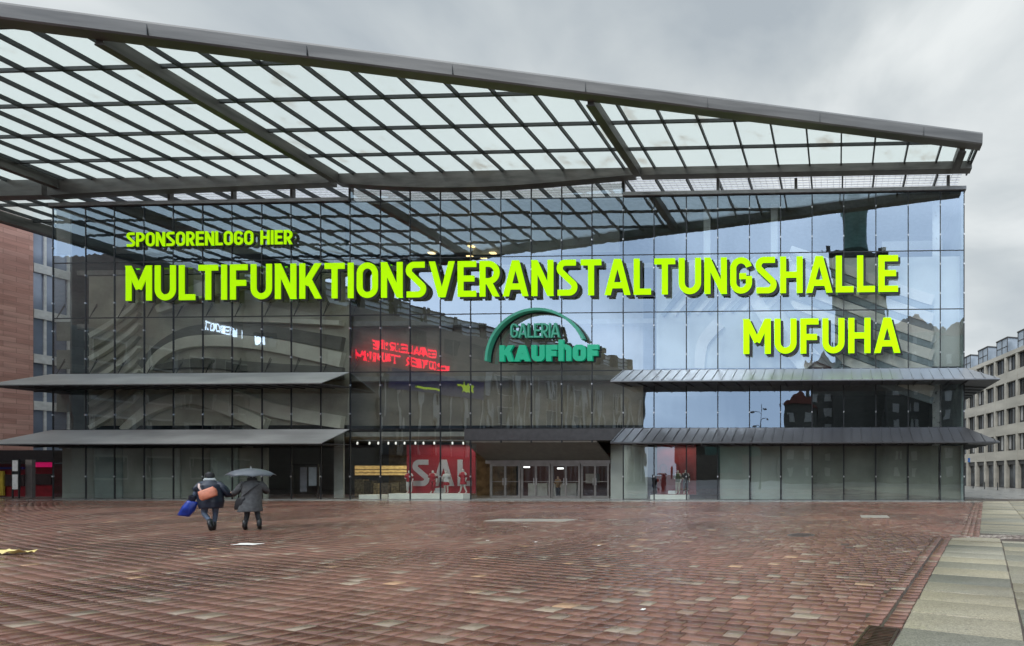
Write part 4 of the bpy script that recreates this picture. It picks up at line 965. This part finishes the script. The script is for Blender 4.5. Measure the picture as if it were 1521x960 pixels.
bo = MB(); X, _ = P(42.5, 740, 1.6); tag(MB().box(X-.25, X+.25, 1.6, 1.75, 0, PZ(683, 40, 1.6)).build('advertising_pillar', mat('grey_brown_pillar', (.16,.14,.13), .6), None), 'slim grey brown upright panel beside the info board', 'pillar')

# ------------------------------------------------------------ street building on the right
conc = mat('beige_concrete_facade', (.42,.39,.33), .75, 0, .16, .5, vscale=(.5,.5,2)); wfr = mat('dark_window_frame', (.05,.045,.04), .5); wgl = mat('street_window_glass', (.05,.055,.06), .08, 0, .6, .6, spec=.8)
cur = mat('pale_curtain', (.40,.39,.37), .8)
A0 = Vector((25.4, 18.9)); dv = Vector((-.263, 1)).normalized(); nv = Vector((-dv.y, dv.x)).normalized()   # nv points to the street (west)
if nv.x > 0: nv = -nv
sb = empty('street_building', (A0.x, A0.y, 0), 'long beige concrete office building with rows of windows along the right street', 'building')
MS = Matrix(((dv.x,0,nv.x,A0.x),(dv.y,0,nv.y,A0.y),(0,1,0,0),(0,0,0,1)))    # local x along street, y up, z out
HS = 3.44; BW = 2.38; NB = 24; TOPZ = 17.75
lev = [4.05+HS*i for i in range(5)]
def sbox(mb, u0, u1, z0, z1, d0, d1):
    return mb.prism([(u0,z0),(u1,z0),(u1,z1),(u0,z1)], MS, d0, d1)
def SB(u0, u1, z0, z1, d0, d1, nm, mt, par=None): return sbox(MB(), u0, u1, z0, z1, d0, d1).build(nm, mt, par or sb)
U0 = -6.0
SB(U0, U0+NB*BW, 0, TOPZ, -14, -.62, 'core', wall_d)
for j in range(4):
    z0 = lev[j]
    SB(U0, U0+NB*BW, z0-.55 if j else z0-.45, z0+.80, -.60, 0, 'spandrel', conc)
SB(U0, U0+NB*BW, TOPZ-.55, TOPZ, -.60, .06, 'parapet', conc)
for i in range(NB+1): SB(U0+i*BW-.20, U0+i*BW+.20, 0, TOPZ-.56, -.58, .03, 'pier', conc)
for i in range(NB):
    u = U0+i*BW
    for j in range(4):
        z0 = lev[j]+.82; z1 = (lev[j+1]-.56) if j < 3 else TOPZ-.56
        fr = MB(); a, b_ = u+.21, u+BW-.21; t = .05
        for q in (a, a+(b_-a)/3, a+2*(b_-a)/3, b_-t): sbox(fr, q, q+t, z0, z1, -.40, -.33)
        sbox(fr, a+t, b_-t, z1-t, z1-.002, -.395, -.335); sbox(fr, a+t, b_-t, z0+.002, z0+t, -.395, -.335)
        if i < 22: 
            wo = fr.build('window', wfr, sb); gpn = sbox(MB(), a+.01, b_-.01, z0+.01, z1-.01, -.45, -.42).build('pane', wgl, wo)
            if random.random() < .55:
                k = random.choice((0,1,2)); q = a+(b_-a)*k/3+.08; sbox(MB(), q, q+(b_-a)/3-.12, z0+.3*random.random(), z1-.06, -.418, -.405).build('curtain', cur, wo)
    SB(u+.21, u+BW-.21, .02, 3.0, -.55, -.5, 'shop_front', wgl)
SB(U0, U0+NB*BW, 3.05, 3.55, -.55, -.2, 'shop_sign_band', mat('dark_sign_band', (.07,.065,.06), .5))
rg = mat('rooftop_glass_box', (.30,.34,.38), .15, 0, .2, .7); 
for i in range(10):
    u = U0+1+i*4.6; bx = SB(u, u+2.4, TOPZ+.01, TOPZ+2.2, -2.6, -.6, 'roof_lantern', rg); fm = MB()
    for q in (u-.03, u+1.17, u+2.35): sbox(fm, q, q+.08, TOPZ+.01, TOPZ+2.2, -.6, -.54)
    sbox(fm, u-.1, u+2.5, TOPZ+2.21, TOPZ+2.36, -2.7, -.5); sbox(fm, u-.03, u+2.43, TOPZ+1.1, TOPZ+1.16, -.599, -.545); fm.build('lantern_frame', wfr, bx)
X, Z = P(1446, 548, 50)
tag(MB().box(17.5, 26, 68, 76, 0, 21.6).build('rear_block', mat('brown_block', (.20,.16,.13), .7, 0, .2), None), 'plain brown block rising behind the far end of the street building', 'building')
si = P(1500, 682, 33); 
fs_ = empty('wall_flag_sign', (0,0,0), 'small white sign projecting from the beige street building', 'sign'); u = 7.2
SB(u, u+1.3, 4.15, 4.65, .05, .12, 'panel', mat('white_card', (.8,.8,.8), .5), fs_)
# bicycles / bollards row in the street
for i in range(9):
    t = i/9; x = 14.8-3.4*t+3; y = 22+30*t
    b = MB().tube([(x, y, -.03), (x, y, .72), (x, y, .86)], [.06,.06,.03], 8).build('bollard', M['steel_dark'], None)
    tag(b, 'dark bollard in the row along the far street pavement', 'bollard', 'bollards along the street')
# small blue camera sign on the corner mullion
X, Z = P(1436, 683, -.2); cm = empty('security_camera', (X, -.2, Z), 'small white and blue security camera on the glass corner', 'security camera')
lp(MB().box(-.12, .06, -.06, .06, -.05, .06).build('housing', mat('white_card', (.8,.8,.8), .5), None, bevel=.01), cm); lp(MB().box(.07, .2, -.05, .05, -.16, .10).build('blue_back', mat('blue_plate', (.05,.2,.6), .5), None), cm)

# ------------------------------------------------------------ buildings across the square (seen mirrored in the glass)
def frame_from(a, b_):
    a = Vector(a); b_ = Vector(b_); d = (b_-a).normalized(); n = d.cross(Vector((0,0,1))); return Matrix(((d.x,0,n.x,a.x),(d.y,0,n.y,a.y),(0,1,0,0),(0,0,0,1))), (b_-a).length
mall = empty('shopping_mall', (-50, -26, 0), 'grey brown shopping mall across the square with glass roof strip', 'building')
gb_m = stone_mat('grey_brown_cladding', (.24,.215,.19), (.29,.26,.23), 2.4, .8)
MM, LM = frame_from((-36,-55.3,0), (-53.4,-18.9,0))   # local x runs south to north along the face; z points to the square
def mbx(par, u0, u1, z0, z1, d0, d1, nm, mt, MMx=MM): return MB().prism([(u0,z0),(u1,z0),(u1,z1),(u0,z1)], MMx, d0, d1).build(nm, mt, par)
mbx(mall, 0, LM, 0, 20.3, -25, 0, 'wall', gb_m)
mbx(mall, 3, LM+6, 20.31, 22.4, -8, -1.2, 'glass_roof_strip', mat('mall_roof_glass', (.75,.8,.85), .2, 0, .15))
for k in range(14): mbx(mall, 3.0+k*3.0, 3.5+k*3, 20.32, 22.5, -1.19, -.6, 'roof_post', wfr)
for z in (20.9, 21.6, 22.3): mbx(mall, 3, LM+6, z, z+.12, -1.19, -1.0, 'roof_rail', wfr)
wht = mat('pale_window_surround', (.52,.50,.46), .6)
for (u, z) in [(u, z) for u in (5, 12.5, 17.5, 24) for z in (4.5, 8.6, 12.8)]:
    f = mbx(mall, u, u+1.9, z, z+2.6, .01, .10, 'window_surround', wht); mbx(f, u+.15, u+1.75, z+.15, z+2.45, .101, .13, 'window', wgl)
for u in (27.5, 30.5, 33.5): mbx(mall, u, u+1.6, 17.3, 19.2, .01, .06, 'window', wgl)
mbx(mall, 27, 38, 4, 13.3, .01, .25, 'entrance_glazing', wgl)
for u in np.arange(27.5, 38, 1.7): mbx(mall, u, u+.3, 4, 13.2, .26, .5, 'entrance_fin', wht)
for k in range(26):
    if not (k % 6 == 2): mbx(mall, .3+k*.95, .62+k*.95, .5, 15.8, .02, .35, 'facade_fin', wht)
for k in range(3): mbx(mall, 26.5, 26.9, 4+k*4.2, 7.6+k*4.2, .02, .4, 'facade_fin', wht)
bn = empty('mall_banner', (-50,-26,11), 'blue banner with a yellow green star on the mall across the square', 'banner')
bl = mat('navy_blue_banner', (.02,.03,.16), .5); yg = mat('yellow_green_print', (.6,.75,.02), .5, emit=(.6,.75,.02), es=.7)
mbx(bn, 27.6, 37.5, 11.6, 14.0, .6, .7, 'cloth', bl)
st5 = []
for k in range(10):
    r5 = .95 if k % 2 == 0 else .40; st5.append((29.6+r5*math.sin(k*math.pi/5), 13.0+r5*math.cos(k*math.pi/5)))
MB().prism(st5, MM, .71, .74).build('star', yg, bn)
mbx(bn, 32.5, 35, 12.0, 12.25, .71, .74, 'print_stripe', yg)
neon = mat('red_neon_letters', (.9,.02,.05), .4, 0, 0, emit=(1,.008,.03), es=3.4)
ns = empty('neon_sign', (-52,-23,15), 'red neon letters reading GALERIE ROTER TURM on the mall across the square', 'sign')
u1 = LM; u0 = LM*(1-.2125)
def neon_line(txt, a, b_, zb, h): 
    Mx = MM @ Matrix.Translation((0, zb, 0)); text_sign(txt, Mx, a, b_, h, .17, .12, neon, (.5, .62), ns)
neon_line('GALERIE', u0+.9, u1-1.4, 16.0, 1.05); neon_line('ROTER TURM', u0, u1-.1, 14.55, 1.05)
# low building west of the mall
wb_ = empty('corner_building', (-78,-18,0), 'grey stone corner building with pale windows across the square', 'building')
MW, LW = frame_from((-70,-24,0), (-70,-10,0))
mbx(wb_, 0, 8.5, 0, 24.5, -14, 0, 'wall', gb_m, MW); mbx(wb_, 8.51, LW, 0, 15.5, -14, 0, 'wall', gb_m, MW)
wlit = mat('white_lit_letters', (.9,.95,1), .4, 0, 0, emit=(.9,.97,1), es=2.6)
ws_ = empty('lit_name_sign', (-70,-20,18), 'small white lit letters on the corner building across the square', 'sign')
text_sign('ICEROT', MW @ Matrix.Translation((0,17.6,0)), 1.9, 5.2, .95, .17, .12, wlit, (.2,.3), ws_)
ws2 = empty('lit_name_sign', (-66,-22.3,17.5), 'two white lit letters on a black board across the square', 'sign')
MN = Matrix(((-1,0,0,PX(408,22.5)),(0,0,1,-22.5),(0,1,0,16.9),(0,0,0,1)))
MB().prism([(-.3,-.5),(2.2,-.5),(2.2,1.5),(-.3,1.5)], MN, .02, .1).build('board', black, ws2); text_sign('DM', MN, .1, 1.7, 1.0, .2, .12, wlit, (.2,.3), ws2)
for u in (1, 4.2, 7.4, 10.6):
    for z in (1.2, 5, 8.8, 12.3): f = mbx(wb_, u, u+2.2, z, z+2.4, .01, .1, 'window', wht, MW); mbx(f, u+.2, u+2.0, z+.2, z+2.2, .101, .12, 'pane', wgl, MW)
MW2, LW2 = frame_from((-53.4,-18.9,0), (-70,-24,0)); mbx(wb_, 0, LW2, 0, 13, -.5, 0, 'side_wall', gb_m, MW2) if False else None
MB().box(-69.9, -54.5, -48, -22.5, 0, 22.6).build('rear_wing', gb_m, mall)
# town hall with clock tower and red roofed houses to the south
th = empty('clock_tower', (7,-78,0), 'dark stone clock tower with green copper top across the square', 'tower')
stn = stone_mat('dark_tower_stone', (.11,.105,.09), (.15,.14,.12), 1.6, .6); cop = mat('green_copper', (.10,.21,.17), .6, .2, .3, .6)
def tower_px(x0, x1, y0, y1, Yv, dd, nm, mt):
    X0, Z1 = P(x0, y0, Yv); X1, Z0 = P(x1, y1, Yv); return MB().box(X0, X1, -Yv-dd, -Yv, max(0, Z0), Z1).build(nm, mt, th)
YV = 78
tower_px(1236, 1317, 378, 720, YV, 13, 'shaft', stn)
tower_px(1231, 1322, 374, 378, YV-.6, 14, 'cornice', stn); tower_px(1233, 1240, 366, 374, YV, 1, 'corner_turret', stn); tower_px(1311, 1318, 366, 374, YV, 1, 'corner_turret', stn)
for (x0, x1, y0, y1) in ((1240,1252,388,440),(1303,1314,388,440),(1262,1292,470,520)): tower_px(x0, x1, y0, y1, YV-.12, .1, 'window', wfr)
mb = MB(); XC, _ = P(1276, 340, YV+6)
prof = [(374,22.5),(368,21),(355,18.5),(340,17.5),(320,18),(312,19),(308,20.5),(305,20.5),(304,16),(298,15),(285,9),(270,4),(255,1)]
pts = [(XC, -YV-6, PZ(y, 1276, YV+6)) for y, _ in prof]; mb.tube(pts, [r_*(D+YV+6)/F for _, r_ in prof], 16); mb.build('copper_lantern', cop, th, smooth=False)
XK, ZK = P(1289, 441, YV); ck = MB().tube([(XK, -YV+.15, ZK), (XK, -YV+.3, ZK)], 1.9, 24).build('clock_face', mat('gold_grey_clock', (.30,.29,.22), .5), th)
MB().box(XK-.08, XK+.08, -YV+.31, -YV+.4, ZK-.1, ZK+1.5).build('clock_hand', black, ck); MB().box(XK-1.1, XK, -YV+.41, -YV+.5, ZK-.08, ZK+.08).build('clock_hand', black, ck)
rt = mat('red_tile_roof', (.22,.07,.05), .7, 0, .2, 2)
def gable(px0, px1, ytop, yeave, Yv, dd, label, wm=stn):
    e = empty('gabled_house', (PX((px0+px1)/2, Yv), -Yv, 0), label, 'building', 'houses across the square')
    X0, _ = P(px0, 700, Yv); X1, _ = P(px1, 700, Yv); ze = PZ(yeave, (px0+px1)/2, Yv); zt = PZ(ytop, (px0+px1)/2, Yv); xm = (X0+X1)/2
    MB().box(X0, X1, -Yv-dd, -Yv, 0, ze).build('wall', wm, e)
    r = MB(); r.add([(X0-.4,-Yv+.4,ze),(X1+.4,-Yv+.4,ze),(xm,-Yv+.4,zt),(X0-.4,-Yv-dd,ze),(X1+.4,-Yv-dd,ze),(xm,-Yv-dd,zt)], [(0,1,2),(5,4,3),(0,2,5,3),(1,4,5,2),(0,3,4,1)]); r.build('roof', rt, e)
    W_w = X1-X0; nn = max(2, int(W_w/3))
    for k in range(nn):
        for z in np.arange(1.5, ze-2.2, 3.6):
            x = X0+(k+.5)*W_w/nn; MB().box(x-.6, x+.6, -Yv+.01, -Yv+.1, z, z+1.9).build('window', wht, e)
gable(1318, 1400, 466, 492, 70, 14, 'stone town house with a broad red roof beside the clock tower')
gable(1396, 1480, 470, 500, 60, 14, 'stone town house with red roof at the right end of the square')
gable(1163, 1212, 584, 604, 66, 10, 'low town house with steep dark red roof left of the clock tower')
gable(1200, 1240, 520, 548, 80, 10, 'narrow gabled house touching the clock tower')
db = empty('domed_hall', (PX(1085,120), -120, 0), 'distant low hall with a shallow dome across the square', 'building')
XC, ZC = P(1085, 634, 120); MB().tube([(XC,-126,2),(XC,-126,ZC-3.0),(XC,-126,ZC-1.2),(XC,-126,ZC)], [9,8.6,6,1], 20).build('dome', cop, db); MB().box(XC-16, XC+14, -135, -118, 0, 8).build('wall', gb_m, db)
lrow = tag(MB().box(-60, 60, -150, -135, 0, 13.2).build('distant_block', stn, None), 'long low grey block at the far south side of the square', 'building')
sl_ = empty('street_lamp', (PX(1129,25), -25, 0), 'tall dark street lamp with four lanterns behind the viewpoint', 'street lamp')
X, Z = P(1129, 602, 25)
MB().tube([(X,-25,-.03),(X,-25,3),(X,-25,Z)], [.12,.08,.05], 8).build('pole', M['steel_dark'], sl_)
for (dx, dz) in ((-.9,-1.0),(.9,-1.8),(-.7,-2.6),(.6,-.6)):
    MB().tube([(X,-25,Z+dz-.2),(X+dx*.5,-25,Z+dz+.1),(X+dx,-25,Z+dz)], .035, 6).build('arm', M['steel_dark'], sl_); MB().tube([(X+dx,-25,Z+dz+.1),(X+dx,-25,Z+dz-.05),(X+dx,-25,Z+dz-.12)], [.1,.28,.2], 10).build('lantern', M['steel_dark'], sl_)

# ------------------------------------------------------------ small things on the square
iron = mat('cast_iron', (.10,.075,.065), .5, .2, .3, 8, bump=.004)
for (px, py, r0, lb) in ((1190,795,.34,'round dark cast iron manhole cover in the middle of the right paving'),):
    gx, gy = G(px, py); mb = MB().tube([(gx,gy,-.01),(gx,gy,.006)], r0, 28)
    for k in range(-5, 6): mb.box(gx-math.sqrt(max(.01,(r0*.85)**2-(k*.055)**2)), gx+math.sqrt(max(.01,(r0*.85)**2-(k*.055)**2)), gy+k*.055-.012, gy+k*.055+.012, .0062, .011)
    mh = empty('manhole_cover', (gx,gy,0), lb, 'manhole cover'); mb.build('lid', iron, mh); MB().tube([(gx,gy,-.012),(gx,gy,.004)], r0+.05, 28).build('rim', mat('worn_rim', (.10,.085,.075), .5), mh)
for (px, py, sx, sy, lb) in ((1235,768,1.1,.9,''),(790,773,3.2,.9,'')):
    pass
pav2 = mat('pale_cover_slab', (.34,.31,.26), .4, 0, .15, 6)
for (px, py, sx, sy, lb) in ((1299,767.5,1.1,1.0,'pale square stone cover plate near the right facade'),(790,773,3.0,.8,'pale long stone cover plate before the entrance doors'),(1262,814,.18,.18,'small dark metal cap, nearer one on the right paving')):
    gx, gy = G(px, py); tag(MB().box(gx-sx/2, gx+sx/2, gy-sy/2, gy+sy/2, -.01, .012).build('cover_plate', pav2 if sx > .5 else iron, None, bevel=.004), lb, 'cover plate')
gx, gy = G(1255, 809.5); tag(MB().box(gx-.1, gx+.1, gy-.1, gy+.1, -.01, .012).build('cover_plate', iron, None), 'small dark metal cap, farther one on the right paving', 'cover plate')
# drain grate by the kerb
gx, gy = G(1302, 950); dr = empty('drain_grate', (gx, gy, 0), 'rusty brown slotted drain grate at the kerb corner', 'drain grate')
dgm = mat('rusty_drain_iron', (.075,.04,.032), .32, .5, .35, 20); ang = math.atan2(-.304, .953)
MDz = Matrix.Translation((gx, gy, 0)) @ Matrix.Rotation(ang, 4, 'Z')
def dbox(mb, x0, x1, y0, y1, z0, z1):
    t_ = MB().box(x0, x1, y0, y1, z0, z1); mb.add([MDz@Vector(v) for v in t_.v], t_.f)
fr = MB(); dbox(fr, -.17,-.145,-.36,.36,-.02,.016); dbox(fr, .145,.17,-.36,.36,-.02,.016); dbox(fr, -.145,.145,.335,.36,-.02,.016); dbox(fr, -.145,.145,-.36,-.335,-.02,.016); fr.build('frame', dgm, dr)
br = MB()
for k in range(15): dbox(br, -.144, .144, -.32+k*.045, -.300+k*.045, -.015, .012)
dbox(br, -.01, .01, -.33, .33, -.02, -.016); br.build('bars', dgm, dr)
pt = MB(); dbox(pt, -.14, .14, -.33, .33, -.0255, -.0215); pt.build('pit', black, dr)
# litter
pw = mat('white_paper', (.8,.78,.72), .5, 0, .03)
def paper(px, py, sx, sy, m, lb, nm='paper_scrap', seed=0, h=.03):
    gx, gy = G(px, py); rnd = random.Random(seed); vs = []; fs = []; n = 6
    for i in range(n+1):
        for j in range(n+1):
            u, v = i/n-.5, j/n-.5; vs.append((gx+sx*u*(1+.15*rnd.random()), gy+sy*v*(1+.15*rnd.random()), .012+h*rnd.random()*(.3+abs(u)+abs(v))))
    for i in range(n):
        for j in range(n): fs.append((i*(n+1)+j, (i+1)*(n+1)+j, (i+1)*(n+1)+j+1, i*(n+1)+j+1))
    o = MB().add(vs, fs).build(nm, m, None); s = o.modifiers.new('s', 'SOLIDIFY'); s.thickness = .003; tag(o, lb, 'litter')
paper(368, 809.5, .52, .22, pw, 'flat white sheet of paper lying below the two walking people', seed=1, h=.012)
paper(17, 823.5, .68, .20, mat('crumpled_yellow_paper', (.75,.62,.25), .6), 'crumpled yellow paper bag at the left edge of the square', 'paper_bag', seed=2, h=.10)
for k, (px, py) in enumerate(((724.5,804),(796,806),(889.5,811.5),(955,907),(88,791))):
    paper(px, py, .05, .05, pw, 'tiny white scrap of litter on the red paving', seed=5+k, h=.01)
for o in bpy.data.objects:
    if o.name.startswith('paper_scrap') and 'tiny' in o.get('label', ''): o['group'] = 'tiny litter scraps on the paving'
